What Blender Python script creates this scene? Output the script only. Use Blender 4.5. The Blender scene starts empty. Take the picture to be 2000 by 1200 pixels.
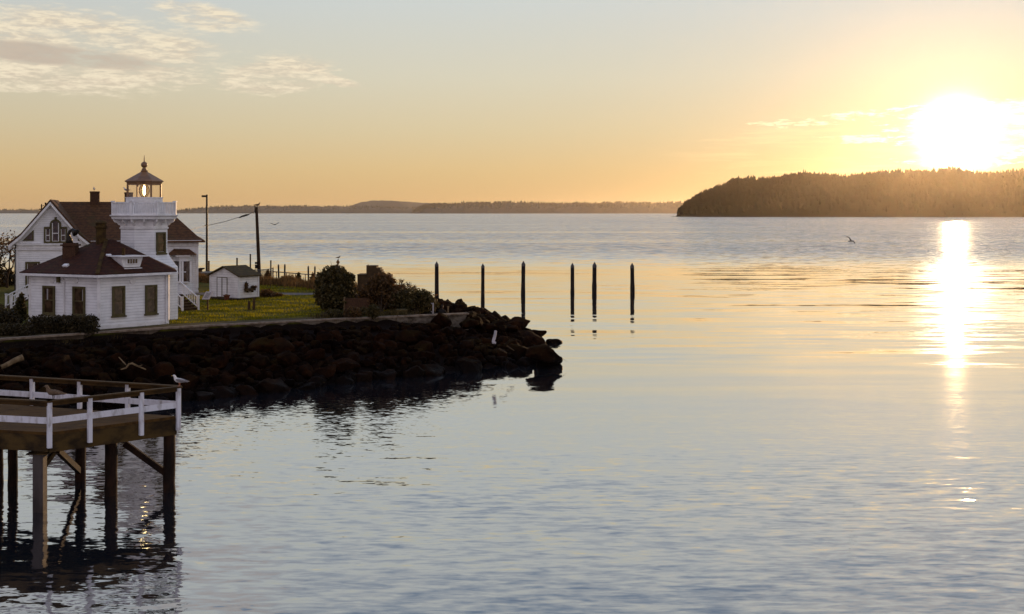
import bpy, bmesh, math, random
import numpy as np
from mathutils import Vector, Matrix, Quaternion, noise as mnoise

R = math.radians
random.seed(7)
RNG = np.random.default_rng(7)
sc = bpy.context.scene
COL = sc.collection

# ------------------------------------------------------------------ camera
H, F, CX, HY = 9.25, 2200.0, 1000.0, 416.0      # eye height (m), focal length and horizon in pixels of a 2000 px wide frame
cam = bpy.data.cameras.new("camera")
camo = bpy.data.objects.new("camera", cam)
COL.objects.link(camo)
camo.location = (0, 0, H)
camo.rotation_euler = (R(90), 0, 0)
cam.sensor_width = 36.0
cam.lens = 36.0 * F / 2000.0
cam.shift_y = -(600.0 - HY) / 2000.0
cam.clip_start = 0.5
cam.clip_end = 80000
sc.camera = camo

# ------------------------------------------------------------------ light
SUN_AZ, SUN_EL = math.atan2(1866 - 1000, F), R(3.9)
SUN = Vector((math.sin(SUN_AZ) * math.cos(SUN_EL), math.cos(SUN_AZ) * math.cos(SUN_EL), math.sin(SUN_EL)))
sl = bpy.data.lights.new("sun", 'SUN')
sl.energy = 2.8
sl.angle = R(0.6)
sl.color = (1.0, 0.62, 0.30)
slo = bpy.data.objects.new("sun", sl)
COL.objects.link(slo)
slo.rotation_euler = (-SUN).to_track_quat('-Z', 'Y').to_euler()
slo.location = (60, 100, 60)
sc.view_settings.view_transform = 'Standard'
sc.view_settings.look = 'None'
sc.view_settings.exposure = 0.0
sc.view_settings.gamma = 1.0
sc.cycles.volume_bounces = 1
sc.cycles.max_bounces = 8
sc.cycles.transparent_max_bounces = 16


def lin(r, g, b):
    f = lambda c: (c / 255 / 12.92) if c / 255 <= 0.04045 else ((c / 255 + 0.055) / 1.055) ** 2.4
    return (f(r), f(g), f(b), 1.0)


class NT:
    """small helper to write node trees"""
    def __init__(self, tree):
        self.t = tree
        self.n = tree.nodes
        self.l = tree.links

    def new(self, typ, **kw):
        nd = self.n.new(typ)
        for k, v in kw.items():
            setattr(nd, k, v)
        return nd

    def put(self, sock, v):
        if isinstance(v, bpy.types.NodeSocket):
            self.l.new(v, sock)
        else:
            sock.default_value = v

    def math(self, op, a, b=0.0, c=None, clamp=False):
        nd = self.new('ShaderNodeMath', operation=op, use_clamp=clamp)
        self.put(nd.inputs[0], a)
        self.put(nd.inputs[1], b)
        if c is not None:
            self.put(nd.inputs[2], c)
        return nd.outputs[0]

    def vmath(self, op, a, b=None):
        nd = self.new('ShaderNodeVectorMath', operation=op)
        self.put(nd.inputs[0], a)
        if b is not None:
            self.put(nd.inputs[1], b)
        return nd.outputs['Value'] if op in ('DOT_PRODUCT', 'LENGTH', 'DISTANCE') else nd.outputs[0]

    def mix(self, fac, a, b, blend='MIX', clamp=True):
        nd = self.new('ShaderNodeMix', data_type='RGBA', blend_type=blend)
        nd.clamp_factor = clamp
        self.put(nd.inputs[0], fac)
        self.put(nd.inputs[6], a)
        self.put(nd.inputs[7], b)
        return nd.outputs[2]

    def ramp(self, fac, stops, interp='LINEAR'):
        nd = self.new('ShaderNodeValToRGB')
        nd.color_ramp.interpolation = interp
        e = nd.color_ramp.elements
        while len(e) < len(stops):
            e.new(0.5)
        for el, (p, c) in zip(e, stops):
            el.position = p
            el.color = c if len(c) == 4 else (*c, 1)
        self.put(nd.inputs[0], fac)
        return nd.outputs[0]

    def noise(self, vec, scale, detail=3.0, rough=0.5, dist=0.0):
        nd = self.new('ShaderNodeTexNoise')
        self.put(nd.inputs['Vector'], vec)
        nd.inputs['Scale'].default_value = scale
        nd.inputs['Detail'].default_value = detail
        nd.inputs['Roughness'].default_value = rough
        nd.inputs['Distortion'].default_value = dist
        return nd.outputs['Fac']

    def smooth(self, v, lo, hi):
        nd = self.new('ShaderNodeMapRange', interpolation_type='SMOOTHSTEP')
        self.put(nd.inputs[0], v)
        self.put(nd.inputs[1], lo)
        self.put(nd.inputs[2], hi)
        return nd.outputs[0]

    def combine(self, x, y, z):
        nd = self.new('ShaderNodeCombineXYZ')
        for i, v in enumerate((x, y, z)):
            self.put(nd.inputs[i], v)
        return nd.outputs[0]

    def sep(self, v):
        nd = self.new('ShaderNodeSeparateXYZ')
        self.put(nd.inputs[0], v)
        return nd.outputs


# ------------------------------------------------------------------ sky
world = bpy.data.worlds.new("World")
sc.world = world
world.use_nodes = True
wt = NT(world.node_tree)
wt.n.clear()
D_ = wt.new('ShaderNodeTexCoord').outputs['Generated']
D_ = wt.vmath('NORMALIZE', D_)
dx, dy, dz = wt.sep(D_)
el = wt.math('MULTIPLY', wt.math('ARCSINE', dz), 180 / math.pi)        # elevation in degrees
az = wt.math('MULTIPLY', wt.math('ARCTAN2', dx, dy), 180 / math.pi)    # azimuth from +Y to the right
e01 = wt.math('DIVIDE', wt.math('ADD', el, 2.0), 92.0, clamp=True)
P = lambda d: (d + 2.0) / 92.0
base = wt.ramp(e01, [
    (P(-2), lin(205, 160, 106)), (P(0.3), lin(222, 180, 122)), (P(2.2), lin(225, 195, 142)), (P(4.2), lin(222, 206, 168)),
    (P(6.8), lin(220, 215, 193)), (P(10.5), lin(211, 217, 214)), (P(14), lin(217, 224, 226)), (P(20), lin(198, 209, 221)), (P(28), lin(148, 171, 202)),
    (P(42), lin(118, 145, 186)), (P(90), lin(112, 140, 188))])
# the sky away from the sun is dimmer and pinker near the horizon, brightened higher up to light the facades
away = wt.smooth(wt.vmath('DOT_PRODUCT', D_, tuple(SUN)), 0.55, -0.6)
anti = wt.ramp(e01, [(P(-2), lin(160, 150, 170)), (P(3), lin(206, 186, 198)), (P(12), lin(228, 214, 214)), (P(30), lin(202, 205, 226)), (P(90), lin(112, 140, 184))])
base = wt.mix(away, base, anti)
# left part of the frame a little greyer
lefty = wt.smooth(az, -2.0, -30.0)
base = wt.mix(wt.math('MULTIPLY', lefty, 0.30), base, wt.mix(1.0, base, lin(222, 220, 228), 'MULTIPLY'))
# glow around the sun
ang = wt.math('ARCCOSINE', wt.math('MINIMUM', wt.vmath('DOT_PRODUCT', D_, tuple(SUN)), 0.999999))
g1 = wt.math('EXPONENT', wt.math('MULTIPLY', wt.math('POWER', wt.math('DIVIDE', ang, 0.0175), 2.0), -1.0))
g2 = wt.math('EXPONENT', wt.math('DIVIDE', ang, -0.042))
g3 = wt.math('EXPONENT', wt.math('DIVIDE', ang, -0.20))
lowy = wt.smooth(el, 9.0, 1.0)
g3 = wt.math('MULTIPLY', g3, wt.math('ADD', 0.35, wt.math('MULTIPLY', lowy, 0.65)))
# clouds: direction in degrees, broken by stretched noise
cv = wt.combine(wt.math('MULTIPLY', az, 0.30), wt.math('MULTIPLY', el, 1.15), 0.0)
cn = wt.noise(cv, 0.9, 7.0, 0.62, 0.35)
cn2 = wt.noise(wt.combine(wt.math('MULTIPLY', az, 0.8), wt.math('MULTIPLY', el, 3.6), 4.0), 1.4, 6.0, 0.65, 0.2)


def d_az(px):
    return math.degrees(math.atan2(px - CX, F))


def d_el(px, py):
    return math.degrees(math.atan2(HY - py, math.hypot(F, px - CX)))


def blob(px, py, hw, hh, tilt=0.0):
    """soft elliptical mask round one cloud, in degrees"""
    a0, e0 = d_az(px), d_el(px, py)
    sa, se = hw * 180 / math.pi / F, hh * 180 / math.pi / F
    u = wt.math('SUBTRACT', az, a0)
    v = wt.math('SUBTRACT', wt.math('SUBTRACT', el, e0), wt.math('MULTIPLY', u, tilt))
    q = wt.math('ADD', wt.math('POWER', wt.math('ABSOLUTE', wt.math('DIVIDE', u, sa)), 2.0), wt.math('POWER', wt.math('ABSOLUTE', wt.math('DIVIDE', v, se)), 2.0))
    return wt.math('SUBTRACT', 1.0, q)


def vmax(vals):
    o = vals[0]
    for v in vals[1:]:
        o = wt.math('MAXIMUM', o, v)
    return o


cl = vmax([blob(120, 98, 330, 84, -0.04), blob(30, 164, 150, 18), blob(540, 146, 130, 42, 0.10), blob(635, 153, 80, 12, -0.22), blob(400, 34, 120, 30, -0.18)])
det = wt.math('ADD', wt.math('MULTIPLY', wt.math('SUBTRACT', cn, 0.5), 2.1), wt.math('MULTIPLY', wt.math('SUBTRACT', cn2, 0.5), 2.1))
cov = wt.smooth(wt.math('ADD', wt.math('MINIMUM', cl, 0.62), wt.math('MULTIPLY', det, 0.80)), -0.05, 1.0)
shade = wt.smooth(wt.math('ADD', blob(90, 106, 260, 22, -0.06), wt.math('MULTIPLY', wt.math('SUBTRACT', cn, 0.5), 0.8)), 0.0, 0.7)
ccol = wt.mix(wt.smooth(cn2, 0.36, 0.62), lin(222, 206, 184), lin(250, 236, 208))
ccol = wt.mix(wt.math('MULTIPLY', shade, 0.8), ccol, lin(194, 178, 164))
# high thin cloud overhead and behind, seen only in the water
hv = wt.vmath('DIVIDE', D_, wt.combine(wt.math('MAXIMUM', dz, 0.05), wt.math('MAXIMUM', dz, 0.05), 1.0))
hn = wt.noise(hv, 1.1, 6.0, 0.6, 0.5)
hcov = wt.math('MULTIPLY', wt.smooth(hn, 0.47, 0.68), wt.smooth(el, 12.0, 24.0))
base = wt.mix(wt.math('MULTIPLY', hcov, 0.65), base, lin(226, 214, 206))
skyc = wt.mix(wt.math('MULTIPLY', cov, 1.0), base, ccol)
# bright broken clouds by the sun
sc1 = vmax([blob(1900, 262, 190, 66), blob(1740, 226, 200, 18, 0.03), blob(1640, 240, 170, 12), blob(1690, 272, 150, 10), blob(1960, 215, 170, 26)])
scov = wt.smooth(wt.math('ADD', wt.math('MINIMUM', sc1, 0.50), wt.math('MULTIPLY', det, 1.25)), 0.42, 0.80)
flat = wt.math('MULTIPLY', wt.smooth(wt.noise(wt.combine(wt.math('MULTIPLY', az, 0.16), wt.math('MULTIPLY', el, 2.2), 9.0), 1.2, 5.0, 0.6, 0.3), 0.50, 0.68),
               wt.smooth(vmax([blob(1700, 290, 420, 80), blob(1990, 300, 200, 70)]), 0.0, 0.7))
gsum = wt.math('ADD', wt.math('MULTIPLY', g1, 9.0), wt.math('MULTIPLY', g2, 0.25))
glow = wt.mix(1.0, wt.combine(gsum, gsum, gsum), (1.0, 0.90, 0.68, 1), 'MULTIPLY', False)
glow3 = wt.mix(1.0, wt.combine(g3, g3, g3), (0.07, 0.05, 0.03, 1), 'MULTIPLY', False)
skyc = wt.mix(1.0, skyc, glow, 'ADD', False)
skyc = wt.mix(1.0, skyc, glow3, 'ADD', False)
near = wt.math('EXPONENT', wt.math('DIVIDE', ang, -0.11))
sb = wt.math('MULTIPLY', scov, wt.math('ADD', 0.10, wt.math('MULTIPLY', near, 0.9)))
skyc = wt.mix(1.0, skyc, wt.mix(1.0, wt.combine(sb, sb, sb), (1.0, 0.92, 0.74, 1), 'MULTIPLY', False), 'ADD', False)
core = wt.smooth(wt.math('ADD', wt.math('MINIMUM', vmax([blob(1900, 258, 140, 66), blob(1870, 292, 90, 56), blob(1990, 222, 120, 30)]), 0.55), wt.math('MULTIPLY', det, 0.5)), 0.02, 0.62)
core = wt.math('MULTIPLY', core, 0.42)
skyc = wt.mix(1.0, skyc, wt.mix(1.0, wt.combine(core, core, core), (1.0, 0.95, 0.85, 1), 'MULTIPLY', False), 'ADD', False)
fb = wt.math('MULTIPLY', flat, 0.10)
skyc = wt.mix(1.0, skyc, wt.mix(1.0, wt.combine(fb, fb, fb), (1.0, 0.80, 0.45, 1), 'MULTIPLY', False), 'ADD', False)
sky = wt.new('ShaderNodeTexSky', sky_type='NISHITA')
sky.sun_disc = False
sky.sun_elevation = SUN_EL
sky.sun_rotation = SUN_AZ
sky.air_density = 1.2
sky.dust_density = 2.0
bg1 = wt.new('ShaderNodeBackground')
wt.put(bg1.inputs[0], sky.outputs[0])
bg1.inputs[1].default_value = 0.003
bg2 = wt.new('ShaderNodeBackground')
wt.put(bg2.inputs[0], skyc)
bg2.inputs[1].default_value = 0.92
addw = wt.new('ShaderNodeAddShader')
wt.l.new(bg1.outputs[0], addw.inputs[0])
wt.l.new(bg2.outputs[0], addw.inputs[1])
wo = wt.new('ShaderNodeOutputWorld')
wt.l.new(addw.outputs[0], wo.inputs[0])


# ------------------------------------------------------------------ pixel helpers (2000 x 1200 photograph)
def PD(px, py, D):
    return Vector(((px - CX) * D / F, D, H - (py - HY) * D / F))


def at(px, py, z=0.0):
    D = F * (H - z) / (py - HY)
    return PD(px, py, D)


def onplane(px, py, p0, n):
    d = Vector(((px - CX) / F, 1.0, -(py - HY) / F))
    o = Vector((0, 0, H))
    t = (p0 - o).dot(n) / d.dot(n)
    return o + d * t


GZ = 2.6


# ------------------------------------------------------------------ materials
def new_mat(name):
    m = bpy.data.materials.new(name)
    m.use_nodes = True
    t = NT(m.node_tree)
    t.n.clear()
    out = t.new('ShaderNodeOutputMaterial')
    return m, t, out


def surf(name, c1, c2=None, rough=0.7, scale=6.0, bump=0.0, bscale=None, stretch=(1, 1, 1), spec=0.15, metal=0.0, detail=5.0, lo=0.35, hi=0.65, rand=0.0):
    m, t, out = new_mat(name)
    p = t.new('ShaderNodeBsdfPrincipled')
    co = t.new('ShaderNodeTexCoord').outputs['Object']
    mp = t.new('ShaderNodeMapping')
    t.put(mp.inputs[0], co)
    mp.inputs['Scale'].default_value = stretch
    n = t.noise(mp.outputs[0], scale, detail, 0.6)
    c2 = c2 or tuple(0.75 * v for v in c1)
    col = t.mix(t.smooth(n, lo, hi), (*c1[:3], 1), (*c2[:3], 1))
    if rand:
        oi = t.new('ShaderNodeObjectInfo').outputs['Random']
        f = t.math('ADD', 1.0 - rand, t.math('MULTIPLY', oi, 2 * rand))
        col = t.mix(1.0, col, t.combine(f, f, f), 'MULTIPLY', False)
    t.put(p.inputs['Base Color'], col)
    p.inputs['Roughness'].default_value = rough
    p.inputs['Metallic'].default_value = metal
    p.inputs['Specular IOR Level'].default_value = spec
    if bump:
        b = t.new('ShaderNodeBump')
        b.inputs['Strength'].default_value = 0.9
        b.inputs['Distance'].default_value = bump
        t.put(b.inputs['Height'], t.noise(mp.outputs[0], bscale or scale * 3, 6.0, 0.65))
        t.l.new(b.outputs[0], p.inputs['Normal'])
    t.l.new(p.outputs[0], out.inputs[0])
    return m


def clapboard(name, c1, c2, pitch=0.13, dark=0.72):
    """painted horizontal boards: a lap shadow line and slight weathering"""
    m, t, out = new_mat(name)
    p = t.new('ShaderNodeBsdfPrincipled')
    pos = t.new('ShaderNodeTexCoord').outputs['Object']
    x, y, z = t.sep(pos)
    saw = t.math('FRACT', t.math('DIVIDE', z, pitch))
    n = t.noise(pos, 1.3, 5.0, 0.6)
    n2 = t.noise(t.combine(x, y, t.math('MULTIPLY', t.math('FLOOR', t.math('DIVIDE', z, pitch)), 7.3)), 0.9, 2.0)
    col = t.mix(t.smooth(n, 0.35, 0.75), (*c1, 1), (*c2, 1))
    col = t.mix(t.math('MULTIPLY', t.smooth(n2, 0.45, 0.7), 0.25), col, (*[v * 0.8 for v in c2], 1))
    lap = t.smooth(saw, 0.16, 0.02)
    col = t.mix(t.math('MULTIPLY', lap, 1 - dark), col, (0.12, 0.11, 0.11, 1))
    t.put(p.inputs['Base Color'], col)
    p.inputs['Roughness'].default_value = 0.55
    b = t.new('ShaderNodeBump')
    b.inputs['Strength'].default_value = 0.8
    b.inputs['Distance'].default_value = 0.02
    t.put(b.inputs['Height'], t.math('SUBTRACT', 1.0, saw))
    t.l.new(b.outputs[0], p.inputs['Normal'])
    t.l.new(p.outputs[0], out.inputs[0])
    return m


def shingle(name, c1, c2, pitch=0.16, moss=(0.05, 0.045, 0.01)):
    m, t, out = new_mat(name)
    p = t.new('ShaderNodeBsdfPrincipled')
    pos = t.new('ShaderNodeTexCoord').outputs['Object']
    x, y, z = t.sep(pos)
    row = t.math('FLOOR', t.math('DIVIDE', z, pitch))
    saw = t.math('FRACT', t.math('DIVIDE', z, pitch))
    n = t.noise(t.combine(t.math('MULTIPLY', x, 1.0), y, t.math('MULTIPLY', row, 3.7)), 4.0, 3.0, 0.6)
    big = t.noise(pos, 0.6, 5.0, 0.6)
    col = t.mix(t.smooth(n, 0.35, 0.65), (*c1, 1), (*c2, 1))
    col = t.mix(t.math('MULTIPLY', t.smooth(big, 0.52, 0.75), 0.6), col, (*moss, 1))
    col = t.mix(t.math('MULTIPLY', t.smooth(saw, 0.2, 0.02), 0.5), col, (0.01, 0.006, 0.005, 1))
    t.put(p.inputs['Base Color'], col)
    p.inputs['Roughness'].default_value = 0.85
    p.inputs['Specular IOR Level'].default_value = 0.2
    b = t.new('ShaderNodeBump')
    b.inputs['Distance'].default_value = 0.03
    t.put(b.inputs['Height'], t.math('ADD', t.math('SUBTRACT', 1.0, saw), t.math('MULTIPLY', n, 0.5)))
    t.l.new(b.outputs[0], p.inputs['Normal'])
    t.l.new(p.outputs[0], out.inputs[0])
    return m


def leafmat(name, c1, c2, trans=0.35, rough=0.6):
    m, t, out = new_mat(name)
    geo = t.new('ShaderNodeNewGeometry')
    n = t.noise(geo.outputs['Position'], 2.2, 3.0)
    col = t.mix(t.smooth(n, 0.35, 0.65), (*c1, 1), (*c2, 1))
    rp = geo.outputs['Random Per Island']
    f = t.math('ADD', 0.6, t.math('MULTIPLY', rp, 0.8))
    col = t.mix(1.0, col, t.combine(f, f, f), 'MULTIPLY', False)
    d = t.new('ShaderNodeBsdfPrincipled')
    t.put(d.inputs['Base Color'], col)
    d.inputs['Roughness'].default_value = rough
    d.inputs['Specular IOR Level'].default_value = 0.25
    tr = t.new('ShaderNodeBsdfTranslucent')
    t.put(tr.inputs[0], col)
    mx = t.new('ShaderNodeMixShader')
    mx.inputs[0].default_value = trans
    t.l.new(d.outputs[0], mx.inputs[1])
    t.l.new(tr.outputs[0], mx.inputs[2])
    t.l.new(mx.outputs[0], out.inputs[0])
    return m


M = {}
M['white'] = clapboard('white_clapboard', (0.82, 0.81, 0.82), (0.66, 0.65, 0.66), 0.17, 0.55)
M['shed_white'] = clapboard('shed_boards', (0.80, 0.77, 0.75), (0.62, 0.58, 0.56), 0.19, 0.5)
M['trim'] = surf('white_trim_paint', (0.80, 0.78, 0.78), (0.66, 0.64, 0.63), 0.5, 2.5, 0.002)
M['rail'] = surf('rail_paint', (0.66, 0.65, 0.70), (0.34, 0.31, 0.30), 0.6, 5.0, 0.006, stretch=(1, 1, 0.35), lo=0.45, hi=0.75)
M['olive'] = surf('olive_trim', (0.105, 0.085, 0.035), (0.075, 0.06, 0.025), 0.6, 4.0)
M['roof'] = shingle('red_brown_shingle', (0.060, 0.018, 0.007), (0.034, 0.010, 0.005), 0.15)
M['roof2'] = shingle('brown_shingle', (0.112, 0.047, 0.016), (0.062, 0.026, 0.010), 0.21)
M['shedroof'] = shingle('mossy_shingle', (0.085, 0.055, 0.018), (0.05, 0.032, 0.012), 0.12, (0.08, 0.075, 0.015))
M['moss'] = surf('mossy_hip_cap', (0.075, 0.045, 0.012), (0.035, 0.018, 0.007), 0.9, 3.0, 0.01)
M['brick'] = surf('dark_brick', (0.085, 0.042, 0.022), (0.05, 0.025, 0.015), 0.85, 9.0, 0.01)
M['lroof'] = surf('lantern_roof_paint', (0.24, 0.118, 0.048), (0.16, 0.078, 0.032), 0.45, 3.0, spec=0.5)
M['bronze'] = surf('dark_metal', (0.035, 0.028, 0.022), (0.02, 0.016, 0.013), 0.45, 8.0, metal=0.4)
M['galv'] = surf('galvanised_pipe', (0.16, 0.15, 0.14), (0.09, 0.085, 0.08), 0.5, 8.0, metal=0.5)
M['darkwood'] = surf('dark_treated_wood', (0.075, 0.045, 0.018), (0.035, 0.02, 0.01), 0.8, 3.0, 0.01, 9.0, (1, 1, 0.3))
M['capwood'] = surf('mossy_cap_board', (0.062, 0.032, 0.008), (0.026, 0.014, 0.004), 0.75, 2.2, 0.01, 12.0, lo=0.4, hi=0.7)
M['deck'] = surf('deck_boards', (0.085, 0.043, 0.010), (0.042, 0.021, 0.006), 0.8, 3.0, 0.01, 14.0, (0.5, 3, 1))
M['joist'] = surf('weathered_rim_joist', (0.075, 0.044, 0.013), (0.022, 0.013, 0.006), 0.85, 1.6, 0.015, 8.0, (1, 1, 1.5))
M['pile'] = surf('tarred_pile', (0.030, 0.013, 0.006), (0.009, 0.0045, 0.003), 0.75, 2.5, 0.02, 9.0, (1, 1, 0.35))
M['seapile'] = surf('sea_pile', (0.020, 0.014, 0.011), (0.010, 0.007, 0.006), 0.8, 3.0, 0.015, 9.0, (1, 1, 0.35))
M['pilecap'] = surf('grey_pile_cap', (0.09, 0.08, 0.08), (0.05, 0.045, 0.045), 0.6, 4.0)
M['postmetal'] = surf('grey_column_paint', (0.075, 0.060, 0.055), (0.035, 0.027, 0.024), 0.6, 1.5, 0.004, stretch=(1, 1, 0.4))
M['terra'] = surf('terracotta', (0.16, 0.055, 0.025), (0.10, 0.035, 0.018), 0.8, 6.0)
M['bark'] = surf('bark', (0.045, 0.027, 0.014), (0.022, 0.013, 0.008), 0.9, 6.0, 0.02)
M['drift'] = surf('bleached_driftwood', (0.22, 0.15, 0.08), (0.12, 0.08, 0.04), 0.8, 4.0, 0.02, stretch=(1, 1, 0.4))
M['drift_pale'] = surf('white_driftwood', (0.50, 0.45, 0.45), (0.32, 0.28, 0.27), 0.8, 4.0, 0.02, stretch=(1, 1, 0.4))
M['monument'] = surf('weathered_boards', (0.075, 0.045, 0.020), (0.045, 0.027, 0.013), 0.85, 3.0, 0.01)
M['path'] = surf('grey_path', (0.15, 0.125, 0.12), (0.10, 0.085, 0.08), 0.9, 4.0, 0.004)
M['walk'] = surf('mossy_walk', (0.085, 0.06, 0.022), (0.05, 0.036, 0.014), 0.9, 2.0, 0.004)
M['skin'] = surf('skin', (0.45, 0.25, 0.16), (0.40, 0.22, 0.14), 0.6, 8.0)
M['jacket'] = surf('black_jacket', (0.012, 0.010, 0.010), (0.02, 0.016, 0.013), 0.8, 9.0)
M['hair'] = surf('brown_hair', (0.03, 0.018, 0.010), (0.02, 0.012, 0.007), 0.6, 20.0)
M['jeans'] = surf('jeans', (0.02, 0.022, 0.03), (0.014, 0.016, 0.022), 0.8, 12.0)
M['gullwhite'] = surf('gull_white', (0.72, 0.69, 0.66), (0.62, 0.58, 0.55), 0.7, 30.0)
M['gullgrey'] = surf('gull_grey', (0.24, 0.22, 0.22), (0.18, 0.16, 0.16), 0.7, 30.0)
M['gullbrown'] = surf('young_gull_brown', (0.17, 0.11, 0.065), (0.10, 0.065, 0.04), 0.7, 25.0)
M['gulldark'] = surf('gull_dark', (0.03, 0.024, 0.02), (0.02, 0.016, 0.013), 0.7, 25.0)
M['beak'] = surf('gull_beak', (0.5, 0.30, 0.05), (0.45, 0.25, 0.04), 0.5, 30.0)
M['leg'] = surf('gull_leg', (0.45, 0.18, 0.12), (0.4, 0.15, 0.1), 0.6, 30.0)
M['signface'] = surf('sign_panel', (0.45, 0.42, 0.42), (0.30, 0.27, 0.28), 0.5, 14.0)
M['yellow'] = surf('faded_sign', (0.20, 0.10, 0.03), (0.14, 0.07, 0.02), 0.6, 9.0)
M['pane_reflection'] = surf('pane_reflection', (0.40, 0.37, 0.37), (0.3, 0.27, 0.27), 0.9, 12.0, stretch=(3, 3, 0.2))  # pale strip colour for a lighter reflection in the panes
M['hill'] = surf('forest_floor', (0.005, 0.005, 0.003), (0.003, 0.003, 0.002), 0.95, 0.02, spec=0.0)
M['farhill'] = surf('far_forest', (0.10, 0.075, 0.060), (0.08, 0.06, 0.05), 0.95, 0.004)  # paleness of distant haze lifted into the base colour
M['shell'] = surf('pale_house_paint', (0.5, 0.46, 0.42), (0.4, 0.37, 0.33), 0.7, 0.3)
M['conifer'] = surf('conifer', (0.005, 0.005, 0.003), (0.003, 0.003, 0.002), 0.95, 0.02, spec=0.0)
M['hedge'] = leafmat('hedge_leaf', (0.030, 0.022, 0.008), (0.050, 0.034, 0.011), 0.25)
M['shrub'] = leafmat('shrub_leaf', (0.045, 0.036, 0.010), (0.085, 0.058, 0.015), 0.3)
M['brownshrub'] = leafmat('autumn_leaf', (0.12, 0.060, 0.017), (0.065, 0.034, 0.011), 0.35)
M['reed'] = leafmat('dune_grass', (0.20, 0.105, 0.032), (0.11, 0.06, 0.02), 0.4)
M['grass'] = None
def m_grass():
    m, t, out = new_mat('lawn_grass')
    geo = t.new('ShaderNodeNewGeometry')
    x, y, z = t.sep(geo.outputs['Position'])
    n = t.noise(t.combine(t.math('MULTIPLY', x, 0.22), t.math('MULTIPLY', y, 1.1), 0.0), 1.0, 4.0, 0.65)
    col = t.mix(t.smooth(n, 0.38, 0.62), (0.080, 0.090, 0.007, 1), (0.40, 0.32, 0.016, 1))  # sunlit streaks across the lawn, painted into the blade colour
    rp = t.math('ADD', 0.6, t.math('MULTIPLY', geo.outputs['Random Per Island'], 0.8))
    col = t.mix(1.0, col, t.combine(rp, rp, rp), 'MULTIPLY', False)
    d = t.new('ShaderNodeBsdfDiffuse')
    t.put(d.inputs[0], col)
    tr = t.new('ShaderNodeBsdfTranslucent')
    t.put(tr.inputs[0], col)
    mx = t.new('ShaderNodeMixShader')
    mx.inputs[0].default_value = 0.5
    t.l.new(d.outputs[0], mx.inputs[1])
    t.l.new(tr.outputs[0], mx.inputs[2])
    t.l.new(mx.outputs[0], out.inputs[0])
    return m


M['grass'] = m_grass()
M['seaweed'] = leafmat('hanging_weed', (0.10, 0.068, 0.018), (0.05, 0.034, 0.011), 0.3)
M['leafgold'] = leafmat('sunlit_leaf', (0.16, 0.085, 0.03), (0.09, 0.05, 0.02), 0.55)


def m_glass():
    m, t, out = new_mat('dark_window_glass')
    p = t.new('ShaderNodeBsdfPrincipled')
    pos = t.new('ShaderNodeTexCoord').outputs['Object']
    n = t.noise(pos, 2.4, 2.0)
    t.put(p.inputs['Base Color'], t.mix(t.smooth(n, 0.4, 0.6), (0.030, 0.016, 0.010, 1), (0.075, 0.042, 0.025, 1)))
    p.inputs['Roughness'].default_value = 0.08
    p.inputs['Specular IOR Level'].default_value = 0.5
    t.l.new(p.outputs[0], out.inputs[0])
    return m


M['glass'] = m_glass()


def m_clear():
    m, t, out = new_mat('lantern_glass')
    tr = t.new('ShaderNodeBsdfTransparent')
    tr.inputs[0].default_value = (0.96, 0.95, 0.93, 1)
    g = t.new('ShaderNodeBsdfGlossy')
    g.inputs['Roughness'].default_value = 0.03
    mx = t.new('ShaderNodeMixShader')
    mx.inputs[0].default_value = 0.07
    t.l.new(tr.outputs[0], mx.inputs[1])
    t.l.new(g.outputs[0], mx.inputs[2])
    t.l.new(mx.outputs[0], out.inputs[0])
    return m


M['clear'] = m_clear()


def m_lens():
    m, t, out = new_mat('fresnel_lens_glass')
    pos = t.new('ShaderNodeTexCoord').outputs['Object']
    z = t.sep(pos)[2]
    rings = t.smooth(t.math('ABSOLUTE', t.math('SUBTRACT', t.math('FRACT', t.math('MULTIPLY', z, 14.0)), 0.5)), 0.1, 0.4)
    tr = t.new('ShaderNodeBsdfTransparent')
    tr.inputs[0].default_value = (0.95, 0.85, 0.62, 1)
    g = t.new('ShaderNodeBsdfGlossy')
    g.inputs['Roughness'].default_value = 0.1
    g.inputs[0].default_value = (0.8, 0.65, 0.4, 1)
    mx = t.new('ShaderNodeMixShader')
    t.put(mx.inputs[0], t.math('ADD', 0.12, t.math('MULTIPLY', rings, 0.4)))
    t.l.new(tr.outputs[0], mx.inputs[1])
    t.l.new(g.outputs[0], mx.inputs[2])
    t.l.new(mx.outputs[0], out.inputs[0])
    return m


M['lens'] = m_lens()


def m_emit(name, col, s):
    m, t, out = new_mat(name)
    e = t.new('ShaderNodeEmission')
    e.inputs[0].default_value = (*col, 1)
    e.inputs[1].default_value = s
    t.l.new(e.outputs[0], out.inputs[0])
    return m


M['lamp'] = m_emit('lamp_filament', (1.0, 0.86, 0.55), 14.0)


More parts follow.
